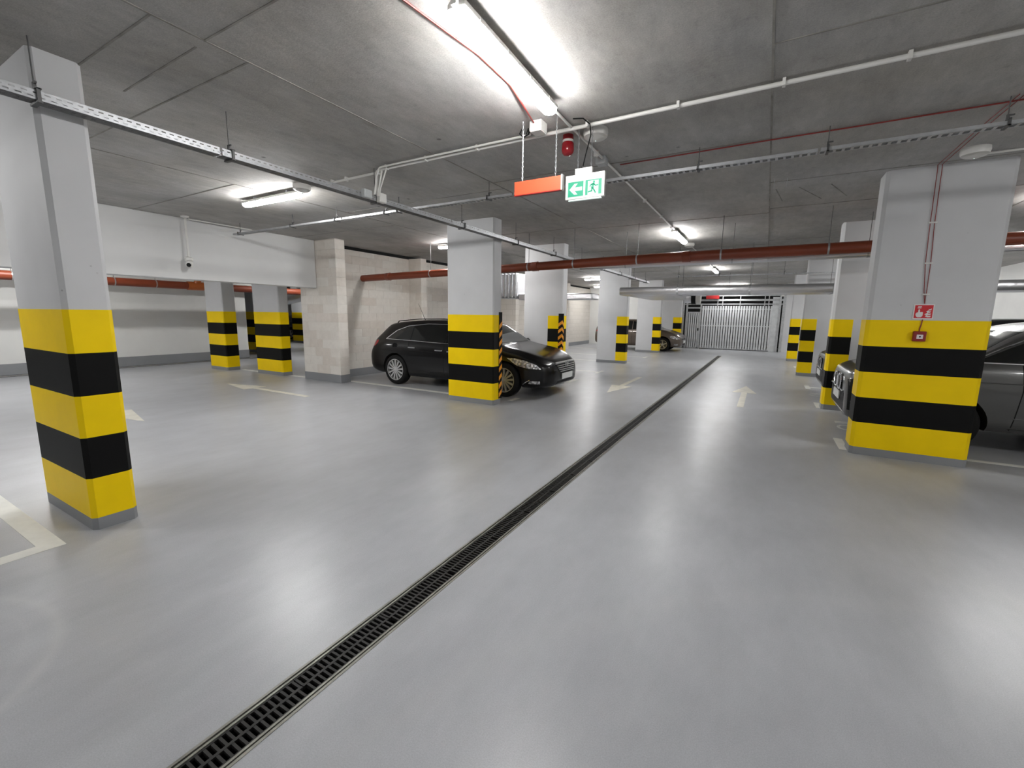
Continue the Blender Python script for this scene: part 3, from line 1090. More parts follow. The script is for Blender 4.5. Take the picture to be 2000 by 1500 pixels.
tag(MB().tube([(-8.86, 4.08, 3.17), (-8.86, 5.05, 3.17), (-8.84, 5.15, 3.165), (-8.80, 5.2, 3.13), (-8.8, 4.85, 3.06)], 0.011, 8).build('cable_conduit', MT['plastic'], smooth=True),
    'thin white conduit from the security camera to the end of the crossing tray', 'conduit', 'white conduits on the ceiling')
tag(MB().tube([(1.62, 6.15, CEIL - 0.02), (2.03, 6.15, CEIL - 0.02), (3.0, 6.2, CEIL - 0.02)], 0.010, 8).build('cable_conduit', MT['plastic'], smooth=True),
    'short white conduit running right from the detector over the big right column', 'conduit', 'white conduits on the ceiling')

# ================================================================== signs
def chain(root, x, y, z0, z1):
    b = MB()
    z = z0
    k = 0
    while z < z1:
        pts = []
        for a in range(0, 361, 60):
            u, v = 0.006 * math.cos(math.radians(a)), 0.014 * math.sin(math.radians(a))
            pts.append((x + (u if k % 2 else 0), y + (0 if k % 2 else u), z + 0.012 + v))
        b.tube(pts, 0.0022, 4, caps=False)
        z += 0.021
        k += 1
    b.build('chain', MT['galv'], root, merge=False)


sg = thing('hanging_panel', 'plain orange-red rectangular panel hanging on two chains', 'sign', (-1.77, 3.48, 2.6))
MB().box(-1.99, -1.555, 3.47, 3.50, 2.612, 2.722).build('panel', MT['redpanel'], sg, bevel=0.003)
MB().box(-1.553, -1.54, 3.465, 3.505, 2.607, 2.728).build('end_trim', MT['plastic'], sg, bevel=0.002)
MB().box(-1.99, -1.555, 3.468, 3.502, 2.606, 2.612).build('bottom_trim', MT['callred'], sg)
chain(sg, -1.92, 3.485, 2.722, CEIL - 0.005)
chain(sg, -1.61, 3.485, 2.722, CEIL - 0.005)

es = thing('exit_sign', 'lit green and white exit sign with an arrow and a running figure', 'exit sign', (-1.46, 3.78, 2.58))
SX0, SX1, SY = -1.64, -1.285, 3.765
MB().box(SX0, SX1, SY, SY + 0.034, 2.60, 2.80).build('housing', MT['plastic'], es, bevel=0.004)
MB().box(SX0 + 0.085, SX0 + 0.24, SY, SY + 0.034, 2.80, 2.85).build('driver_box', MT['plastic'], es, bevel=0.004)
MB().box(SX0 + 0.03, SX1 - 0.03, SY + 0.005, SY + 0.03, 2.588, 2.60).build('light_guide', MT['signwhite'], es)


def su(u, v, d=0.0):
    return (SX0 + u, SY - 0.001 - d, 2.60 + v)


def splate(poly, name, m, d0, d1, parent=es):
    return MB().prism([su(u, v, d0) for u, v in poly], (0, -(d1 - d0), 0)).build(name, m, parent)


splate([(0.02, 0.014), (0.335, 0.014), (0.335, 0.148), (0.02, 0.148)], 'face', MT['signwhite'], 0, 0.001)
splate([(0.027, 0.020), (0.168, 0.020), (0.168, 0.142), (0.027, 0.142)], 'arrow_field', MT['signgreen'], 0.001, 0.002)
splate([(0.040, 0.080), (0.085, 0.126), (0.116, 0.126), (0.090, 0.096), (0.158, 0.096), (0.158, 0.066), (0.090, 0.066), (0.116, 0.036), (0.085, 0.036)], 'arrow', MT['signwhite'], 0.002, 0.003)
splate([(0.186, 0.020), (0.208, 0.020), (0.208, 0.142), (0.186, 0.142)], 'door_jamb', MT['signgreen'], 0.001, 0.002)
splate([(0.304, 0.020), (0.330, 0.020), (0.330, 0.142), (0.304, 0.142)], 'door_jamb', MT['signgreen'], 0.001, 0.002)
splate([(0.208, 0.134), (0.304, 0.134), (0.304, 0.142), (0.208, 0.142)], 'door_head', MT['signgreen'], 0.001, 0.002)
fig = MB()


def limb(pts, wd):
    for (a, c) in zip(pts, pts[1:]):
        A, C = Vector((a[0], a[1])), Vector((c[0], c[1]))
        t = (C - A).normalized()
        n = Vector((-t.y, t.x)) * wd / 2
        A2, C2 = A - t * wd * 0.3, C + t * wd * 0.3
        fig.prism([su(*(A2 - n), 0.001), su(*(C2 - n), 0.001), su(*(C2 + n), 0.001), su(*(A2 + n), 0.001)], (0, -0.001, 0))


fig.prism([su(0.262 + 0.011 * math.cos(k * math.pi / 6), 0.121 + 0.011 * math.sin(k * math.pi / 6), 0.001) for k in range(12)], (0, -0.001, 0))
limb([(0.257, 0.105), (0.249, 0.076)], 0.022)
limb([(0.258, 0.104), (0.238, 0.103), (0.228, 0.088)], 0.010)
limb([(0.262, 0.104), (0.278, 0.091), (0.298, 0.094)], 0.010)
limb([(0.247, 0.074), (0.243, 0.050), (0.214, 0.046)], 0.012)
limb([(0.251, 0.074), (0.268, 0.052), (0.278, 0.034)], 0.012)
fig.build('running_figure', MT['signgreen'], es, merge=False)
chain(es, SX0 + 0.105, 3.782, 2.85, CEIL - 0.005)
chain(es, SX0 + 0.225, 3.782, 2.85, CEIL - 0.005)

# fire sign and call point on the big right column
FY = 6.4475
fs = thing('fire_sign', 'small red square fire-alarm sign above the call point', 'sign', (1.475, FY, 1.6))
MB().box(1.392, 1.562, FY - 0.004, FY, 1.605, 1.765).build('border', MT['signwht'], fs)
MB().box(1.402, 1.552, FY - 0.006, FY - 0.003, 1.615, 1.755).build('red_field', MT['firered'], fs)


def fpoly(polys, name):
    b = MB()
    for p in polys:
        b.prism([(1.402 + u, FY - 0.006, 1.615 + v) for u, v in p], (0, -0.0015, 0))
    b.build(name, MT['signwht'], fs, merge=False)


fpoly([[(0.016, 0.02), (0.030, 0.008), (0.056, 0.008), (0.070, 0.024), (0.072, 0.060), (0.064, 0.066), (0.050, 0.064), (0.044, 0.070), (0.044, 0.092), (0.036, 0.097), (0.030, 0.092), (0.030, 0.062), (0.018, 0.060), (0.010, 0.044)],
       [(0.020, 0.105), (0.052, 0.105), (0.052, 0.114), (0.020, 0.114)], [(0.024, 0.119), (0.056, 0.119), (0.056, 0.127), (0.024, 0.127)]], 'hand_symbol')
fpoly([[(0.092, 0.018), (0.112, 0.008), (0.136, 0.010), (0.138, 0.026), (0.116, 0.026), (0.100, 0.034)], [(0.084, 0.040), (0.104, 0.034), (0.134, 0.036), (0.138, 0.052), (0.118, 0.050), (0.106, 0.060)],
       [(0.096, 0.072), (0.108, 0.058), (0.130, 0.060), (0.136, 0.076), (0.120, 0.074), (0.114, 0.086)], [(0.112, 0.096), (0.122, 0.082), (0.136, 0.086), (0.138, 0.104), (0.126, 0.098)]], 'flame_symbol')
cp = thing('call_point', 'dark red fire call point box on the yellow band of the big right column', 'call point', (1.47, FY, 1.36))
MB().box(1.413, 1.523, FY - 0.045, FY, 1.362, 1.472).build('housing', MT['callred'], cp, bevel=0.008)
MB().box(1.442, 1.496, FY - 0.048, FY - 0.043, 1.390, 1.436).build('push_plate', MT['signwht'], cp, bevel=0.002)
MB().lathe([(0.008, 0), (0.008, -0.0015)], (1.469, FY - 0.048, 1.413), axis='y', n=14).build('target_dot', MT['trimblack'], cp)

# ================================================================== pipes and ducts
def pipe(name, lab, cat, pts, r, m, couplings=(), hangers=(), group=None, n=20):
    root = thing(name, lab, cat, pts[0], group)
    MB().tube(pts, r, n).build('pipe_run', MT[m], root, smooth=True)
    PP = [Vector(p) for p in pts]
    ln = [0.0]
    for u, v in zip(PP, PP[1:]):
        ln.append(ln[-1] + (v - u).length)

    def at(t):
        q = t * ln[-1]
        k = 0
        while k < len(PP) - 2 and ln[k + 1] < q:
            k += 1
        dd = (PP[k + 1] - PP[k]).normalized()
        return PP[k] + dd * (q - ln[k]), dd
    for t in couplings:
        c, d = at(t)
        MB().tube([c - d * 0.07, c - d * 0.06, c + d * 0.05, c + d * 0.06, c + d * 0.061], [r * 1.02, r * 1.11, r * 1.11, r * 1.16, r * 1.02], n).build('coupling', MT[m], root, smooth=True)
    for t in hangers:
        c, d = at(t)
        MB().tube([c - d * 0.012, c + d * 0.012], r * 1.05, n).build('pipe_clamp', MT['galv'], root, smooth=True)
        MB().tube([(c.x, c.y, c.z + r), (c.x, c.y, CEIL)], 0.005, 6).build('hanger_rod', MT['galvdark'], root)
    return root


pipe('drain_pipe', 'long red-brown pipe hanging across the garage in front of the silver duct', 'pipe', [(-9.0, 8.0, 2.465), (-4.8, 8.0, 2.54), (-1.6, 8.0, 2.595), (5.9, 8.0, 2.62)], 0.082, 'redpipe',
     couplings=(0.06, 0.215, 0.33, 0.52, 0.83), hangers=(0.15, 0.262, 0.32, 0.385, 0.465, 0.555, 0.65, 0.8), group='red-brown pipes')
el = pipe('drain_pipe', 'red-brown pipe running under the low beam along the white far wall', 'pipe', [(-14.2, -8.8, 2.32), (-14.2, 20.0, 2.27)], 0.1, 'redpipe',
     couplings=(0.40, 0.535), hangers=(0.3, 0.41, 0.47, 0.5, 0.6), group='red-brown pipes')
MB().tube([(-14.2, 6.35, 2.295), (-14.2, 6.75, 2.294)], 0.118, 20).build('branch_sleeve', MT['orangepipe'], el, smooth=True)
MB().tube([(-14.2, 6.55, 2.30), (-14.15, 6.6, 2.42), (-14.1, 6.65, 2.6), (-14.1, 6.65, CEIL)], 0.08, 16).build('branch_riser', MT['orangepipe'], el, smooth=True)
pipe('insulated_pipe', 'thin silver insulated pipe just behind the long red-brown pipe', 'pipe', [(-3.4, 8.7, 2.57), (5.9, 8.7, 2.59)], 0.05, 'foil', couplings=(0.35, 0.55), hangers=(0.1, 0.3, 0.5, 0.7), group='silver pipes')
pipe('insulated_pipe', 'pale wrapped pipe above the red-brown pipe under the low beam', 'pipe', [(-14.75, -8.8, 2.52), (-14.75, 9.5, 2.47)], 0.09, 'plastic', hangers=(0.5, 0.6, 0.7), group='silver pipes')

dk = thing('air_duct', 'wide silver air duct crossing the garage in front of the slatted gate', 'duct', (0, 11.3, 2.12))
b = MB()
prof = [(11.0, 2.17), (11.03, 2.13), (11.10, 2.12), (11.75, 2.12), (11.78, 2.15), (11.78, 2.27), (11.74, 2.31), (11.08, 2.31), (11.02, 2.28), (11.0, 2.24)]
b.prism([(-3.25, y, z) for y, z in prof], (9.15, 0, 0))
b.build('duct_run', MT['foil'], dk, smooth=True)
for x in (-1.9, -0.4, 1.1, 2.6, 4.1):
    b = MB()
    b.prism([(x, 11.4 + (y - 11.4) * 1.02, 2.215 + (z - 2.215) * 1.06) for y, z in prof], (0.04, 0, 0))
    b.build('duct_flange', MT['galv'], dk)
    for y in (11.05, 11.73):
        MB().tube([(x + 0.02, y, 2.3), (x + 0.02, y, CEIL)], 0.005, 6).build('hanger_rod', MT['galvdark'], dk)
b = MB()
b.box(-3.2, -2.1, 11.74, 14.4, 2.11, 2.28)
b.build('duct_branch', MT['foil'], dk, bevel=0.03)
MB().tube([(-2.15, 14.0, 2.17), (-1.95, 14.0, 2.17)], 0.16, 24).build('outlet_pipe', MT['foil'], dk, smooth=True)
MB().tube([(-1.96, 14.0, 2.17), (-1.84, 14.0, 2.17)], 0.2, 24).build('outlet_sleeve', MT['trimblack'], dk, smooth=True)
MB().tube([(-1.85, 14.0, 2.17), (-1.72, 14.0, 2.17)], 0.185, 24).build('outlet_ring', MT['plastic'], dk, smooth=True)

rd = thing('ribbed_duct', 'shiny ribbed silver duct between the two columns behind the black estate', 'duct', (-7.6, 12.6, 2.05))
MB().box(-7.5, -6.75, 12.05, 12.75, 2.16, 2.84).build('duct_body', MT['foil'], rd, bevel=0.02)
for k in range(6):
    x = -7.48 + k * 0.13
    MB().box(x, x + 0.055, 12.0, 12.8, 2.11, 2.88).build('rib', MT['galv'], rd, bevel=0.018)
MB().box(-6.75, -4.35, 12.1, 12.7, 2.06, 2.24).build('duct_run', MT['foil'], rd, bevel=0.03)
MB().box(-8.98, -7.5, 12.1, 12.7, 2.20, 2.5).build('duct_run', MT['foil'], rd, bevel=0.03)
for x in (-7.2, -5.4):
    MB().tube([(x, 12.4, 2.2), (x, 12.4, CEIL)], 0.006, 6).build('hanger_rod', MT['galvdark'], rd)
pipe('drain_pipe', 'thin orange pipe under the lamp between the two columns behind the estate', 'pipe', [(-8.95, 17.2, 2.42), (-5.2, 17.2, 2.44)], 0.028, 'orangepipe', hangers=(0.3,), group='red-brown pipes')
b = thing('flexible_duct', 'crumpled silver flexible duct in the distant bay past the block pier', 'duct', (-20.5, 13.2, 2.2))
pts, rr = [], []
for k in range(60):
    pts.append((-24 + k * 0.14, 13.3 + 0.05 * math.sin(k * 0.4), 2.35 + 0.03 * math.sin(k * 0.9)))
    rr.append(0.17 + 0.02 * (k % 2))
MB().tube(pts, rr, 16).build('duct_hose', MT['foil'], b, smooth=False)
for x in (-23, -20.5, -18):
    MB().tube([(x, 13.3, 2.45), (x, 13.3, CEIL)], 0.006, 6).build('hanger_rod', MT['galvdark'], b)
wd = thing('wrapped_duct', 'drooping grey wrapped duct between the columns beyond the low beam', 'duct', (-16.5, 10.2, 2.0))
MB().tube([(-19.8, 11.4, 2.35), (-18.3, 11.3, 2.2), (-17.1, 11.2, 2.15), (-16.0, 11.1, 2.3), (-15.2, 11.1, 2.5)], 0.26, 18).build('duct_hose', MT['foil'], wd, smooth=True)
for x, z in ((-18.9, 2.4), (-16.4, 2.4)):
    MB().tube([(x, 11.2, z), (x, 11.2, CEIL)], 0.006, 6).build('hanger_rod', MT['galvdark'], wd)

# ================================================================== gate
gt = thing('slatted_gate', 'galvanised slatted metal gate closing the far end of the aisle', 'gate', (-1.5, 24.6, 0))
GYY = 24.6
slm = MB().box(-0.042, 0.042, -0.016, 0.016, 0, 2.12).mesh('slat_mesh', MT['slat'], bevel=0.004, seg=1)
x = -2.86
while x < 0.16:
    shared('slat', slm, gt, (x, GYY, 0.06), rot=(0, 0, random.uniform(-0.12, 0.12)))
    x += 0.116
for z in (0.03, 1.17, 2.0):
    MB().box(-2.95, 0.22, GYY + 0.018, GYY + 0.05, z, z + 0.05).build('rail', MT['galv'], gt)
for (x0, x1) in ((-3.85, -3.76), (-3.68, -3.6), (0.46, 0.54), (0.60, 0.72)):
    MB().box(x0, x1, GYY - 0.05, GYY + 0.05, 0, 2.75).build('post', MT['galv'], gt, bevel=0.004)
MB().box(-3.0, -2.93, GYY - 0.04, GYY + 0.05, 0, 2.3).build('post', MT['galv'], gt, bevel=0.004)
MB().box(0.18, 0.46, GYY - 0.01, GYY + 0.02, 0, 2.6).build('side_panel', MT['slat'], gt)
for (z, h) in ((2.24, 0.06), (2.42, 0.09), (2.66, 0.07)):
    MB().box(-3.85, 0.72, GYY - 0.03, GYY + 0.05, z, z + h).build('top_rail', MT['galv'], gt, bevel=0.004)
for x in (-2.2, -1.98, -1.2, -0.15, 0.02):
    MB().box(x - 0.02, x + 0.02, GYY - 0.06, GYY - 0.03, 2.2, 2.95).build('drop_bar', MT['galv'], gt)
MB().box(-2.75, -2.15, GYY - 0.2, GYY - 0.07, 2.52, 2.70).build('motor_box', MT['callred'], gt, bevel=0.01)
MB().box(0.50, 0.62, GYY - 0.15, GYY - 0.05, 2.62, 2.76).build('sensor_box', MT['plastic'], gt, bevel=0.01)
wk = MB().box(-3.6, -3.55, GYY - 0.03, GYY + 0.03, 0.02, 1.86)
wk.box(-3.05, -3.0, GYY - 0.03, GYY + 0.03, 0.02, 1.86)
wk.box(-3.6, -3.0, GYY - 0.03, GYY + 0.03, 1.82, 1.88)
wk.box(-3.6, -3.0, GYY - 0.03, GYY + 0.03, 0.02, 0.08)
wk.box(-3.6, -3.0, GYY - 0.02, GYY + 0.02, 2.05, 2.12)
wko = wk.build('wicket_door', MT['galv'], gt, merge=False)
slw = MB().box(-0.034, 0.034, -0.014, 0.014, 0, 1.74).mesh('wicket_slat_mesh', MT['slat'], bevel=0.004, seg=1)
for k in range(5):
    shared('slat', slw, wko, (-3.49 + k * 0.1, GYY, 0.08))
MB().box(-3.07, -3.02, GYY - 0.09, GYY - 0.03, 0.92, 1.06).build('handle', MT['trimblack'], wko)
rs = thing('hanging_panel', 'small dull red panel hanging far down the aisle above the duct', 'sign', (-1.6, 16.9, 2.6))
MB().box(-1.36, -1.2, 17.9, 17.94, 2.55, 2.76).build('panel', MT['callred'], rs, bevel=0.004)
MB().tube([(-1.28, 17.92, 2.76), (-1.28, 17.92, CEIL)], 0.006, 6).build('hanger_rod', MT['galvdark'], rs)

# ================================================================== cars
def interp(tab, x, col):
    """smooth (monotone-ish) interpolation over rows sorted by x"""
    n = len(tab)
    if x <= tab[0][0]:
        return tab[0][col]
    if x >= tab[-1][0]:
        return tab[-1][col]
    i = 0
    while tab[i + 1][0] < x:
        i += 1
    x0, x1 = tab[i][0], tab[i + 1][0]
    y0, y1 = tab[i][col], tab[i + 1][col]
    d = (y1 - y0) / (x1 - x0)
    def slope(k):
        if k <= 0 or k >= n - 1:
            return d
        a = (tab[k][col] - tab[k - 1][col]) / (tab[k][0] - tab[k - 1][0])
        c = (tab[k + 1][col] - tab[k][col]) / (tab[k + 1][0] - tab[k][0])
        return 0 if a * c <= 0 else 2 * a * c / (a + c)
    m0, m1 = slope(i), slope(i + 1)
    t = (x - x0) / (x1 - x0)
    h = x1 - x0
    return ((2 * t**3 - 3 * t**2 + 1) * y0 + (t**3 - 2 * t**2 + t) * h * m0 + (-2 * t**3 + 3 * t**2) * y1 + (t**3 - t**2) * h * m1)


def section(zb, zl, zt, w_, wt):
    """half section, from bottom centre to top centre"""
    d = zl - zb
    e = max(zt - zl, 0.01)
    return [(0, zb), (w_ * 0.72, zb), (w_ * 0.90, zb + 0.015 * min(1, d / 0.3)), (w_ * 0.955, zb + 0.10 * d), (w_ * 0.985, zb + 0.25 * d), (w_ * 0.995, zb + 0.42 * d), (w_, zb + 0.60 * d), (w_ * 0.995, zb + 0.74 * d),
            (w_ * 0.978, zb + 0.88 * d), (w_ * 0.955, zb + 0.965 * d), (w_ * 0.935, zl + 0.02 * e), (w_ * 0.935 + (wt - w_ * 0.935) * 0.30, zl + 0.30 * e), (w_ * 0.935 + (wt - w_ * 0.935) * 0.66, zl + 0.62 * e),
            (wt * 1.01, zl + 0.86 * e), (wt * 0.94, zl + 0.945 * e), (wt * 0.78, zl + 0.978 * e), (wt * 0.4, zl + 0.996 * e), (0, zt)]


def car_body_mesh(tab, wheels, rad_arch, mats, stations=84):
    x0, x1 = tab[0][0], tab[-1][0]
    xs = []
    for i in range(stations + 1):
        t = i / stations
        t = 0.5 - 0.5 * math.cos(math.pi * t) if True else t
        xs.append(x0 + (x1 - x0) * (0.45 * t + 0.55 * i / stations))
    b = MB()
    rings = []
    vs = []
    for x in xs:
        h = section(*[interp(tab, x, c) for c in range(1, 6)])
        ring = [(x, -y, z) for y, z in h] + [(x, y, z) for y, z in h[-2:0:-1]]
        vs += ring
    n = len(ring)
    fs = []
    for i in range(len(xs) - 1):
        for k in range(n):
            fs.append((i * n + k, i * n + (k + 1) % n, (i + 1) * n + (k + 1) % n, (i + 1) * n + k))
    fs.append(list(range(n))[::-1])
    fs.append([(len(xs) - 1) * n + k for k in range(n)])
    b.add(vs, fs)
    me = b.mesh('car_body', mats, merge=False)
    bo = bpy.data.objects.new('tmp_body', me)
    COL.objects.link(bo)
    cut = MB()
    cut.mi = 1
    for (wx, wy) in wheels:
        for s in (-1, 1):
            ya, yb = sorted((s * (wy - 0.27), s * (wy + 0.4)))
            pts = []
            for k in range(40):
                a = 2 * math.pi * k / 40
                pts.append((wx + rad_arch * math.cos(a), ya, 0.335 + rad_arch * math.sin(a)))
            # open the arch to the ground
            low = [(p[0], p[1], p[2]) for p in pts]
            cut.prism(low, (0, yb - ya, 0))
    cm = cut.mesh('cut', mats, merge=False)
    co = bpy.data.objects.new('tmp_cut', cm)
    COL.objects.link(co)
    md = bo.modifiers.new('b', 'BOOLEAN')
    md.operation = 'DIFFERENCE'
    md.object = co
    md.solver = 'EXACT'
    bpy.context.view_layer.update()
    dg = bpy.context.evaluated_depsgraph_get()
    out = bpy.data.meshes.new_from_object(bo.evaluated_get(dg))
    bvh = BVHTree.FromPolygons([v.co.copy() for v in me.vertices], [tuple(p.vertices) for p in me.polygons])
    bpy.data.objects.remove(bo)
    bpy.data.objects.remove(co)
    out.polygons.foreach_set('use_smooth', [True] * len(out.polygons))
    out.set_sharp_from_angle(angle=math.radians(40))
    return out, bvh


def hit(bvh, a, c, view, s=1):
    if view == 'side':
        o, d = Vector((a, s * 3, c)), Vector((0, -s, 0))
    elif view == 'front':
        o, d = Vector((5, a, c)), Vector((-1, 0, 0))
    elif view == 'rear':
        o, d = Vector((-5, a, c)), Vector((1, 0, 0))
    else:
        o, d = Vector((a, c, 4)), Vector((0, 0, -1))
    p, nn, i, t = bvh.ray_cast(o, d)
    if p is None:
        return None, None
    if nn.dot(d) > 0:
        nn = -nn
    return p, nn


def inside(p, poly):
    c = False
    j = len(poly) - 1
    for i in range(len(poly)):
        if (poly[i][1] > p[1]) != (poly[j][1] > p[1]) and p[0] < (poly[j][0] - poly[i][0]) * (p[1] - poly[i][1]) / (poly[j][1] - poly[i][1]) + poly[i][0]:
            c = not c
        j = i
    return c


def patch(bvh, poly, view, s, name, m, parent, off=0.004, step=0.05, thick=0.012, dens=0.05):
    """a panel that follows the body: outline given in a flat view, laid on the surface"""
    out = []
    for (a, c) in zip(poly, poly[1:] + poly[:1]):
        n = max(1, int(math.hypot(c[0] - a[0], c[1] - a[1]) / dens))
        out += [(a[0] + (c[0] - a[0]) * k / n, a[1] + (c[1] - a[1]) * k / n) for k in range(n)]
    pts = [Vector(p) for p in out]
    ne = len(pts)
    xs = [p[0] for p in poly]
    zs = [p[1] for p in poly]
    a = min(xs) + step / 2
    while a < max(xs):
        c = min(zs) + step / 2
        while c < max(zs):
            if inside((a, c), poly) and min(math.hypot(a - q[0], c - q[1]) for q in out) > step * 0.45:
                pts.append(Vector((a, c)))
            c += step
        a += step
    vs, es, fs, _, _, _ = delaunay_2d_cdt(pts, [(i, (i + 1) % ne) for i in range(ne)], [], 1, 1e-5)
    P = []
    for v in vs:
        p, nn = hit(bvh, v[0], v[1], view, s)
        if p is None:
            for k in (0.97, 0.94, 0.9, 0.85):
                cx_, cz_ = sum(xs) / len(xs), sum(zs) / len(zs)
                p, nn = hit(bvh, cx_ + (v[0] - cx_) * k, cz_ + (v[1] - cz_) * k, view, s)
                if p is not None:
                    break
        if p is None:
            return None
        P.append((p + nn * off, p - nn * thick))
    b = MB()
    n = len(P)
    cnt = {}
    F = []
    for f in fs:
        F.append(list(f))
        for i in range(len(f)):
            e = (f[i], f[(i + 1) % len(f)])
            k = tuple(sorted(e))
            cnt.setdefault(k, []).append(e)
    sides = [e[0] for e in cnt.values() if len(e) == 1]
    b.add([p[0] for p in P] + [p[1] for p in P], F + [[i + n for i in f[::-1]] for f in F] + [(a, c, c + n, a + n) for a, c in sides])
    return b.build(name, m, parent, smooth=True, merge=False)


def bead(bvh, pts, view, s, name, m, parent, r=0.008, off=0.003, closed=False, dens=0.05):
    P = []
    pp = pts + pts[:1] if closed else pts
    for (a, c) in zip(pp, pp[1:]):
        n = max(1, int(math.hypot(c[0] - a[0], c[1] - a[1]) / dens))
        for k in range(n):
            q, nn = hit(bvh, a[0] + (c[0] - a[0]) * k / n, a[1] + (c[1] - a[1]) * k / n, view, s)
            if q is not None:
                P.append(q + nn * off)
    q, nn = hit(bvh, pp[-1][0], pp[-1][1], view, s)
    if q is not None:
        P.append(q + nn * off)
    if len(P) < 2:
        return None
    return MB().tube(P, r, 6).build(name, m, parent, smooth=True)


def make_wheel(root, x, y, s, r, spokes, rim_r, sw=0.016):
    """tyre with a rim set into its outer side; s = side sign"""
    w_ = 0.21
    t = MB()
    yo = s * y
    t.lathe([(rim_r, s * 0.0), (rim_r + 0.012, s * 0.006), (r - 0.03, s * 0.004), (r - 0.008, -s * 0.014), (r, -s * 0.04), (r, -s * (w_ - 0.04)), (r - 0.02, -s * (w_ - 0.01)), (rim_r, -s * w_), (rim_r - 0.02, -s * w_), (rim_r - 0.02, 0)], (x, yo, r), axis='y', n=40, caps=False)
    to = t.build('wheel', MT['rubber'], root, smooth=True)
    b = MB()
    b.lathe([(rim_r, -s * 0.002), (rim_r + 0.003, s * 0.004), (rim_r - 0.012, s * 0.002), (rim_r - 0.026, -s * 0.03), (rim_r - 0.03, -s * 0.05)], (x, yo, r), axis='y', n=40, caps=False)
    b.lathe([(0.055, -s * 0.045), (0.055, -s * 0.008), (0.04, -s * 0.002), (0.0, 0)], (x, yo, r), axis='y', n=20)
    for k in range(spokes):
        a = 2 * math.pi * (k + 0.25) / spokes
        d = Vector((math.cos(a), 0, math.sin(a)))
        n = Vector((-math.sin(a), 0, math.cos(a)))
        c = Vector((x, yo, r))
        p0, p1 = c + d * 0.035, c + d * (rim_r - 0.008)
        fy, by = Vector((0, -s * 0.006, 0)), Vector((0, -s * 0.04, 0))
        w0, w1 = sw * 0.9, sw * 1.35
        b.add([p0 - n * w0 + fy, p0 + n * w0 + fy, p1 + n * w1 + fy, p1 - n * w1 + fy, p0 - n * w0 + by, p0 + n * w0 + by, p1 + n * w1 + by, p1 - n * w1 + by],
              [(0, 1, 2, 3), (4, 7, 6, 5), (0, 4, 5, 1), (1, 5, 6, 2), (2, 6, 7, 3), (3, 7, 4, 0)])
    b.build('rim', MT['alloy'], to, smooth=True, merge=False)
    MB().lathe([(0.0, -s * 0.075), (rim_r - 0.012, -s * 0.075), (rim_r - 0.012, -s * 0.085), (0, -s * 0.085)], (x, yo, r), axis='y', n=28).build('brake_disc', MT['galvdark'], to)
    return to


def mirror(root, x, y, z, s, m):
    b = MB()
    b.lathe([(0.0, -0.10), (0.05, -0.085), (0.075, -0.03), (0.08, 0.03), (0.055, 0.085), (0.0, 0.10)], (0, 0, 0), axis='y', n=16)
    b.v = [(x + p[0] * 0.75, s * (y + 0.10) + p[1], z + p[2] * 0.85) for p in b.v]
    o = b.build('door_mirror', m, root, smooth=True)
    MB().box(x - 0.02, x + 0.05, min(s * (y - 0.08), s * (y + 0.06)), max(s * (y - 0.08), s * (y + 0.06)), z - 0.05, z - 0.02).build('mirror_arm', MT['trimblack'], o, bevel=0.008)
    return o


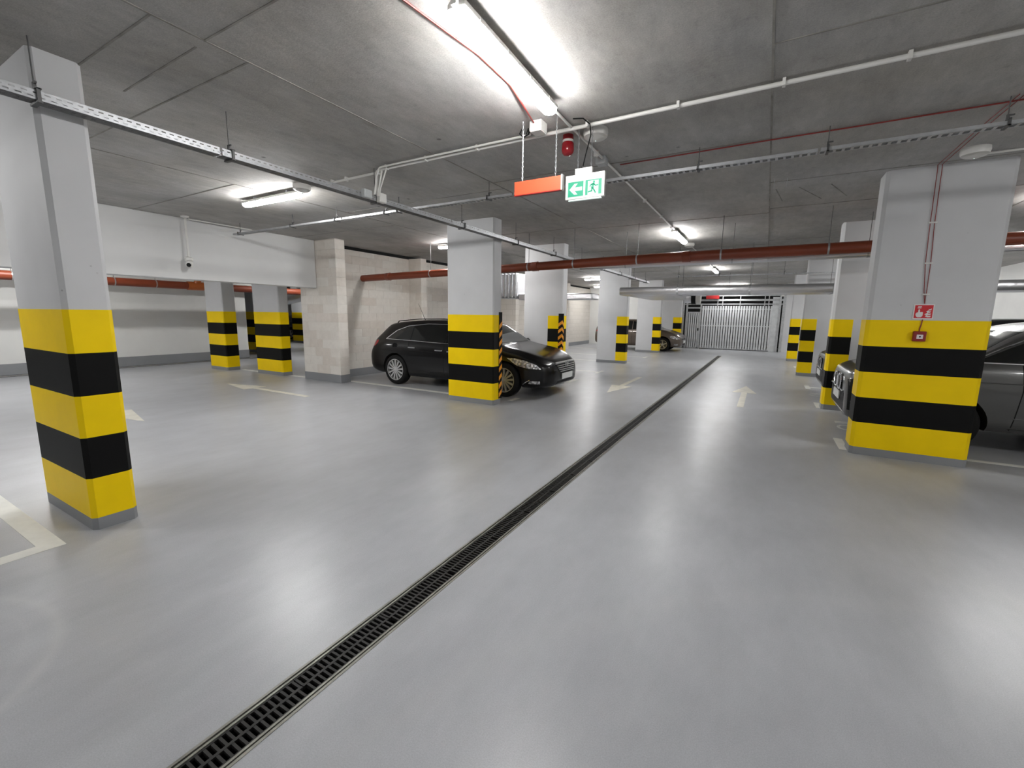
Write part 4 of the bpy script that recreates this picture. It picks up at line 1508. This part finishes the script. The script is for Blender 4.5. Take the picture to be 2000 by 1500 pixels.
def make_car(name, label, spec, paint):
    root = thing(name, label, 'car', (0, 0, 0), 'parked cars')
    mats = [paint, MT['void']]
    me, bvh = car_body_mesh(spec['tab'], [(x, spec['track']) for x in spec['wheels']], spec['arch'], mats)
    body = bpy.data.objects.new('body', me)
    COL.objects.link(body)
    body.parent = root
    ORG[body] = Vector((0, 0, 0))
    for x in spec['wheels']:
        for s in (-1, 1):
            make_wheel(root, x, spec['track'], s, spec['r'], spec['spokes'], spec['rim'], spec.get('sw', 0.016))
    for s in (-1, 1):
        for i, (poly, m) in enumerate(spec['side_glass']):
            patch(bvh, poly, 'side', s, 'side_window', MT[m], root)
        if spec.get('glass_trim'):
            bead(bvh, spec['glass_trim'], 'side', s, 'window_trim', MT['chrome'], root, r=0.009, off=0.006, closed=True)
        for ln in spec['gaps']:
            bead(bvh, ln, 'side', s, 'door_gap', MT['void'], root, r=0.005, off=0.0)
        for ln in spec.get('creases', ()):
            bead(bvh, ln, 'side', s, 'body_crease', paint, root, r=0.007, off=-0.001)
        for (hx, hz) in spec['handles']:
            p, nn = hit(bvh, hx, hz, 'side', s)
            MB().box(p.x - 0.10, p.x + 0.10, p.y - 0.018 + s * 0.012, p.y + 0.018 + s * 0.012, hz - 0.014, hz + 0.014).build('door_handle', MT[spec['handle_mat']], root, bevel=0.008)
        patch(bvh, spec['headlight'], 'side', s, 'headlight', MT['headlight'], root, off=0.006, step=0.04, dens=0.03)
        patch(bvh, spec['taillight'], 'side', s, 'tail_light', MT['taillight'], root, off=0.006, step=0.04, dens=0.03)
        if spec.get('fog'):
            patch(bvh, spec['fog'], 'side', s, 'fog_light', MT['headlight'], root, off=0.005, step=0.04, dens=0.03)
            bead(bvh, spec['fog_trim'], 'side', s, 'fog_trim', MT['chrome'], root, r=0.008, off=0.006)
        patch(bvh, spec['sill'], 'side', s, 'sill_panel', MT['trimblack'], root, off=0.003, step=0.08)
        mx, my, mz = spec['mirror']
        mirror(root, mx, my, mz, s, paint)
    patch(bvh, spec['windscreen'], 'front', 1, 'windscreen', MT['lightglass'], root, off=0.004)
    patch(bvh, spec['rear_glass'], 'rear', 1, 'rear_window', MT['glass'], root, off=0.004)
    g = patch(bvh, spec['grille'], 'front', 1, 'grille', MT['trimblack'], root, off=0.004, step=0.04, dens=0.03)
    for (ya, yb, z, r) in spec['grille_bars']:
        bead(bvh, [(ya, z), (yb, z)], 'front', 1, 'grille_bar', MT['alloy'] if spec['grille_chrome'] else MT['trimblack'], g, r=r, off=0.012, dens=0.04)
    patch(bvh, spec['intake'], 'front', 1, 'lower_intake', MT['trimblack'], root, off=0.003, step=0.05)
    p, nn = hit(bvh, 0, spec['plate_z'], 'front')
    MB().box(p.x + 0.004, p.x + 0.022, -0.26, 0.26, spec['plate_z'] - 0.057, spec['plate_z'] + 0.057).build('number_plate', MT['plate'], root, bevel=0.004)
    bk, bn = hit(bvh, 0, spec['rplate_z'], 'rear')
    MB().box(bk.x - 0.02, bk.x - 0.002, -0.26, 0.26, spec['rplate_z'] - 0.057, spec['rplate_z'] + 0.057).build('number_plate', MT['plate'], root, bevel=0.004)
    return root, bvh


# --- black estate:  x, z_bottom, z_belt, z_top, half width, half roof width
EST = dict(
    tab=[(-2.42, 0.44, 0.60, 0.70, 0.50, 0.40), (-2.39, 0.38, 0.68, 0.80, 0.68, 0.56), (-2.31, 0.30, 0.76, 0.90, 0.80, 0.68), (-2.17, 0.25, 0.86, 1.03, 0.865, 0.72), (-2.0, 0.23, 0.92, 1.19, 0.895, 0.69), (-1.85, 0.22, 0.95, 1.335, 0.91, 0.655),
         (-1.74, 0.21, 0.965, 1.385, 0.918, 0.65), (-1.4, 0.20, 0.97, 1.43, 0.925, 0.65), (-0.8, 0.20, 0.965, 1.47, 0.93, 0.65), (-0.1, 0.20, 0.96, 1.48, 0.93, 0.645), (0.3, 0.20, 0.955, 1.455, 0.93, 0.635), (0.55, 0.20, 0.955, 1.41, 0.93, 0.63),
         (0.9, 0.20, 0.955, 1.215, 0.93, 0.66), (1.22, 0.20, 0.955, 1.01, 0.93, 0.72), (1.42, 0.20, 0.90, 0.965, 0.925, 0.76), (1.75, 0.20, 0.83, 0.915, 0.905, 0.74), (2.0, 0.20, 0.76, 0.845, 0.865, 0.68), (2.15, 0.21, 0.70, 0.785, 0.80, 0.60), (2.26, 0.23, 0.65, 0.725, 0.70, 0.50), (2.34, 0.28, 0.58, 0.655, 0.56, 0.38), (2.375, 0.36, 0.50, 0.56, 0.40, 0.26)],
    wheels=(-1.435, 1.435), track=0.915, arch=0.382, r=0.335, rim=0.238, spokes=13,
    side_glass=[([(-1.72, 1.03), (-1.5, 1.195), (-1.19, 1.295), (-1.02, 1.325), (-1.02, 1.02)], 'glass'), ([(-1.0, 1.02), (-1.0, 1.33), (-0.63, 1.355), (-0.08, 1.35), (-0.06, 0.995)], 'glass'), ([(-0.03, 0.995), (-0.05, 1.35), (0.3, 1.315), (0.55, 1.235), (0.8, 1.11), (1.02, 0.995)], 'glass')],
    glass_trim=[(-1.76, 1.018), (-1.5, 1.212), (-1.19, 1.315), (-0.63, 1.375), (-0.05, 1.37), (0.3, 1.335), (0.57, 1.25), (0.82, 1.12), (1.06, 0.98), (0.0, 0.98), (-1.0, 1.005)],
    gaps=[[(-0.04, 0.97), (-0.04, 0.24)], [(-1.04, 0.99), (-1.0, 0.72), (-1.06, 0.64)], [(0.98, 0.96), (1.02, 0.7), (0.98, 0.3)], [(1.42, 0.86), (1.75, 0.79), (2.05, 0.73)]],
    creases=[[(-1.9, 0.78), (-1.0, 0.80), (0.0, 0.78), (1.0, 0.74)]],
    handles=[(-0.16, 0.83), (-0.92, 0.86), (0.16, 0.82)][:2] + [(0.16, 0.82)], handle_mat='chrome',
    headlight=[(1.50, 0.775), (1.66, 0.775), (1.88, 0.735), (2.10, 0.66), (2.18, 0.585), (1.96, 0.59), (1.72, 0.64)],
    taillight=[(-2.30, 0.82), (-2.22, 0.94), (-2.06, 0.985), (-2.04, 0.93), (-2.12, 0.85)],
    fog=[(1.95, 0.30), (2.16, 0.30), (2.16, 0.355), (1.98, 0.355)], fog_trim=[(1.84, 0.285), (1.92, 0.34), (1.98, 0.37)],
    sill=[(-1.0, 0.21), (1.0, 0.21), (1.0, 0.25), (-1.0, 0.25)],
    mirror=(0.93, 0.90, 1.0),
    windscreen=[(-0.60, 1.03), (0.60, 1.03), (0.55, 1.36), (-0.55, 1.36)],
    rear_glass=[(-0.60, 1.07), (0.60, 1.07), (0.55, 1.29), (-0.55, 1.29)],
    grille=[(-0.44, 0.665), (0.44, 0.665), (0.37, 0.52), (0.27, 0.47), (-0.27, 0.47), (-0.37, 0.52)],
    grille_bars=[(-0.45, 0.45, 0.672, 0.024), (-0.41, 0.41, 0.625, 0.008), (-0.39, 0.39, 0.588, 0.008), (-0.37, 0.37, 0.552, 0.008), (-0.33, 0.33, 0.516, 0.008)], grille_chrome=True,
    intake=[(-0.45, 0.27), (0.45, 0.27), (0.40, 0.33), (-0.40, 0.33)], plate_z=0.415, rplate_z=0.6)
est, ebvh = make_car('estate_car', 'black estate car parked behind the middle striped column', EST, MT['blackpaint'])
est['label'] = 'shiny black estate car parked behind the striped column at centre'
p, nn = hit(ebvh, 0, 0.645, 'front')
bd = MB()
ringp = [(p.x + 0.03, 0.058 * math.cos(math.radians(a)), 0.645 + 0.058 * math.sin(math.radians(a))) for a in range(0, 361, 20)]
bd.tube(ringp, 0.008, 6, caps=False)
bd.prism([(p.x + 0.026, y, z) for y, z in ((0.075, 0.655), (-0.012, 0.662), (0.008, 0.645), (-0.075, 0.635), (0.012, 0.628), (-0.008, 0.645))], (0.01, 0, 0))
bd.build('badge', MT['alloy'], est, merge=False)
for s in (-1, 1):
    pts = []
    for x in (-1.65, -1.6, -1.0, -0.3, 0.35, 0.4):
        q, nn = hit(ebvh, x, s * 0.57, 'top')
        pts.append((x, s * 0.57, q.z + (0.035 if -1.62 < x < 0.37 else 0.0)))
    MB().tube(pts, 0.011, 6).build('roof_rail', MT['trimblack'], est, smooth=True)
q, nn = hit(ebvh, -1.3, 0.0, 'top')
MB().tube([(-1.3, 0, q.z - 0.01), (-1.34, 0, q.z + 0.06), (-1.52, 0, q.z + 0.40)], [0.012, 0.005, 0.003], 6).build('antenna', MT['trimblack'], est)
q, nn = hit(ebvh, -1.44, 0.87, 'side', -1)
MB().tube([(-1.44, q.y + 0.004, 0.87), (-1.44, q.y - 0.004, 0.87)], 0.075, 24).build('fuel_flap', MT['blackpaint'], est, bevel=0.002)
hv = [(0.5 + 0.32 * a, c) for a, c in ()]
for s in (-1, 1):
    MB().tube([(0.88, s * 0.36, 1.06), (0.70, s * 0.05, 1.17)], 0.007, 6).build('wiper', MT['trimblack'], est)
est.location = (-5.785, 8.165, 0)

# --- grey high car, also used in black in the next bay
SUV = dict(
    tab=[(-2.25, 0.46, 0.66, 0.85, 0.60, 0.50), (-2.2, 0.36, 0.80, 1.05, 0.80, 0.66), (-2.05, 0.30, 0.98, 1.30, 0.88, 0.68), (-1.8, 0.28, 1.06, 1.52, 0.90, 0.66), (-1.2, 0.27, 1.08, 1.62, 0.915, 0.67), (-0.4, 0.27, 1.075, 1.64, 0.92, 0.67), (0.2, 0.27, 1.07, 1.60, 0.92, 0.68), (0.5, 0.27, 1.07, 1.545, 0.92, 0.70),
         (0.66, 0.27, 1.07, 1.47, 0.92, 0.72), (0.96, 0.27, 1.07, 1.245, 0.92, 0.775), (1.2, 0.27, 1.06, 1.105, 0.92, 0.83), (1.4, 0.27, 0.99, 1.06, 0.915, 0.80), (1.6, 0.27, 0.95, 1.03, 0.905, 0.77), (1.9, 0.25, 0.90, 0.985, 0.89, 0.75), (2.06, 0.24, 0.86, 0.945, 0.85, 0.71), (2.16, 0.25, 0.82, 0.90, 0.79, 0.66), (2.215, 0.27, 0.78, 0.855, 0.72, 0.60), (2.235, 0.32, 0.72, 0.79, 0.66, 0.54)],
    wheels=(-1.45, 1.27), track=0.905, arch=0.40, r=0.345, rim=0.235, spokes=5, sw=0.03,
    side_glass=[([(-1.85, 1.15), (-1.55, 1.40), (-1.1, 1.47), (-1.0, 1.47), (-1.0, 1.12)], 'glass'), ([(-0.97, 1.12), (-0.97, 1.475), (-0.35, 1.50), (-0.1, 1.49), (-0.08, 1.115)], 'glass'), ([(-0.05, 1.115), (-0.06, 1.49), (0.25, 1.475), (0.5, 1.425), (0.76, 1.28), (1.04, 1.115)], 'glass')],
    glass_trim=[(-1.9, 1.13), (-1.55, 1.42), (-1.1, 1.49), (-0.35, 1.52), (0.25, 1.495), (0.52, 1.445), (0.79, 1.295), (1.10, 1.10), (-0.4, 1.10)],
    gaps=[[(-0.06, 1.09), (-0.06, 0.32)], [(0.66, 1.09), (0.64, 0.8), (0.68, 0.32)], [(-1.05, 1.1), (-1.0, 0.8), (-1.1, 0.6)]],
    creases=[[(-1.8, 0.90), (-0.5, 0.885), (0.7, 0.875), (1.5, 0.87)], [(-1.0, 0.45), (0.0, 0.44), (0.7, 0.47)]],
    handles=[(0.12, 0.95), (-0.9, 0.97)], handle_mat='chrome',
    headlight=[(1.74, 0.83), (1.92, 0.83), (2.05, 0.81), (2.05, 0.71), (1.92, 0.70), (1.80, 0.74)],
    taillight=[(-2.17, 0.9), (-2.1, 1.08), (-1.85, 1.08), (-1.85, 0.95)],
    fog=[(1.95, 0.42), (2.08, 0.42), (2.08, 0.48), (1.95, 0.48)], fog_trim=[(1.85, 0.40), (2.0, 0.39)],
    sill=[(-1.0, 0.28), (0.7, 0.28), (0.7, 0.34), (-1.0, 0.34)],
    mirror=(0.50, 0.90, 1.15),
    windscreen=[(-0.70, 1.14), (0.70, 1.14), (0.62, 1.47), (-0.62, 1.47)],
    rear_glass=[(-0.58, 1.12), (0.58, 1.12), (0.54, 1.42), (-0.54, 1.42)],
    grille=[(-0.33, 0.74), (0.33, 0.74), (0.36, 0.60), (-0.36, 0.60)],
    grille_bars=[(-0.34, 0.34, z, 0.007) for z in (0.72, 0.695, 0.67, 0.645, 0.62)], grille_chrome=False,
    intake=[(-0.62, 0.34), (0.62, 0.34), (0.58, 0.58), (-0.58, 0.58)], plate_z=0.50, rplate_z=0.75)
suv, sbvh = make_car('parked_car', 'grey car parked behind the big right column, nose showing at its left', SUV, MT['greypaint'])
for s in (-1, 1):
    # rounded double grille surround
    pts = [(s * y, z) for y, z in ((0.03, 0.62), (0.03, 0.75), (0.10, 0.80), (0.26, 0.79), (0.33, 0.73), (0.30, 0.62), (0.18, 0.59), (0.03, 0.62))]
    bead(sbvh, pts, 'front', 1, 'grille_surround', MT['chrome'], suv, r=0.013, off=0.014, dens=0.03)
    patch(sbvh, [(s * y, z) for y, z in ((0.045, 0.63), (0.045, 0.745), (0.105, 0.785), (0.25, 0.775), (0.31, 0.725), (0.285, 0.63), (0.18, 0.605))], 'front', 1, 'grille_opening', MT['trimblack'], suv, off=0.006, step=0.05, dens=0.03)
    for k in range(5):
        bead(sbvh, [(s * (0.06 + 0.05 * k), 0.62), (s * (0.06 + 0.05 * k), 0.77)], 'front', 1, 'grille_slat', MT['galvdark'], suv, r=0.006, off=0.012)
for s in (-1, 1):
    patch(sbvh, [(2.06, 0.37), (2.2, 0.37), (2.218, 0.78), (2.10, 0.83), (2.06, 0.80)], 'side', s, 'front_corner', MT['trimblack'], suv, off=0.005, step=0.05, dens=0.03)
    bead(sbvh, [(s * 0.35, 0.60), (s * 0.58, 0.60)], 'front', 1, 'bumper_trim', MT['chrome'], suv, r=0.012, off=0.012)
suv2 = copy_tree(suv, 'black car nose peeking out beyond the second right column', matmap={MT['greypaint']: MT['blackpaint']})
suv.location = (3.26, 8.12, 0)
suv.rotation_euler = (0, 0, math.pi)
suv2.location = (3.29, 11.15, 0)
suv2.rotation_euler = (0, 0, math.pi)

# --- brown hatchback, far left bays
HAT = dict(
    tab=[(-2.1, 0.44, 0.62, 0.78, 0.55, 0.45), (-2.05, 0.34, 0.80, 1.0, 0.78, 0.64), (-1.9, 0.26, 0.92, 1.24, 0.86, 0.66), (-1.65, 0.22, 0.96, 1.40, 0.885, 0.63), (-1.0, 0.21, 0.96, 1.47, 0.895, 0.62), (-0.3, 0.21, 0.955, 1.48, 0.895, 0.62), (0.3, 0.21, 0.95, 1.43, 0.895, 0.61), (0.55, 0.21, 0.95, 1.34, 0.895, 0.62),
         (0.85, 0.21, 0.95, 1.17, 0.895, 0.66), (1.12, 0.21, 0.95, 1.03, 0.895, 0.72), (1.35, 0.21, 0.89, 0.98, 0.885, 0.75), (1.65, 0.21, 0.82, 0.90, 0.86, 0.71), (1.85, 0.21, 0.75, 0.83, 0.81, 0.63), (1.98, 0.22, 0.69, 0.76, 0.73, 0.54), (2.06, 0.27, 0.61, 0.68, 0.62, 0.44), (2.1, 0.36, 0.52, 0.57, 0.48, 0.34)],
    wheels=(-1.33, 1.28), track=0.88, arch=0.37, r=0.32, rim=0.215, spokes=5, sw=0.022,
    side_glass=[([(-1.75, 1.05), (-1.45, 1.28), (-0.95, 1.36), (-0.95, 1.0)], 'glass'), ([(-0.92, 1.0), (-0.92, 1.365), (-0.2, 1.38), (-0.18, 0.99)], 'glass'), ([(-0.15, 0.99), (-0.16, 1.38), (0.3, 1.32), (0.6, 1.18), (0.92, 0.99)], 'glass')],
    glass_trim=None,
    gaps=[[(-0.16, 0.97), (-0.16, 0.26)], [(0.88, 0.95), (0.92, 0.7), (0.88, 0.3)]],
    handles=[(0.02, 0.84), (-0.85, 0.86)], handle_mat='trimblack',
    headlight=[(1.58, 0.72), (1.80, 0.71), (1.98, 0.66), (2.0, 0.58), (1.82, 0.58), (1.64, 0.63)],
    taillight=[(-2.0, 0.85), (-1.9, 1.0), (-1.7, 1.0), (-1.72, 0.88)],
    fog=[(1.80, 0.31), (1.96, 0.31), (1.96, 0.36), (1.80, 0.36)], fog_trim=[(1.72, 0.29), (1.95, 0.28)],
    sill=[(-0.9, 0.22), (0.9, 0.22), (0.9, 0.27), (-0.9, 0.27)],
    mirror=(0.82, 0.88, 1.0),
    windscreen=[(-0.60, 1.05), (0.60, 1.05), (0.53, 1.32), (-0.53, 1.32)],
    rear_glass=[(-0.52, 1.05), (0.52, 1.05), (0.48, 1.30), (-0.48, 1.30)],
    grille=[(-0.48, 0.62), (0.48, 0.62), (0.46, 0.54), (-0.46, 0.54)],
    grille_bars=[(-0.46, 0.46, 0.60, 0.006), (-0.46, 0.46, 0.56, 0.006)], grille_chrome=True,
    intake=[(-0.40, 0.28), (0.40, 0.28), (0.36, 0.36), (-0.36, 0.36)], plate_z=0.45, rplate_z=0.7)
hat, hbvh = make_car('hatchback_car', 'brown hatchback parked in the far left bays beside the gate', HAT, MT['brownpaint'])
hat2 = copy_tree(hat, 'dark car glimpsed far away between the low beam and the block pier', matmap={MT['brownpaint']: MT['slatepaint']})
hat.location = (-5.42, 22.2, 0)
hat2.location = (-25.6, 17.6, 0)
hat2.rotation_euler = (0, 0, -math.pi / 2)
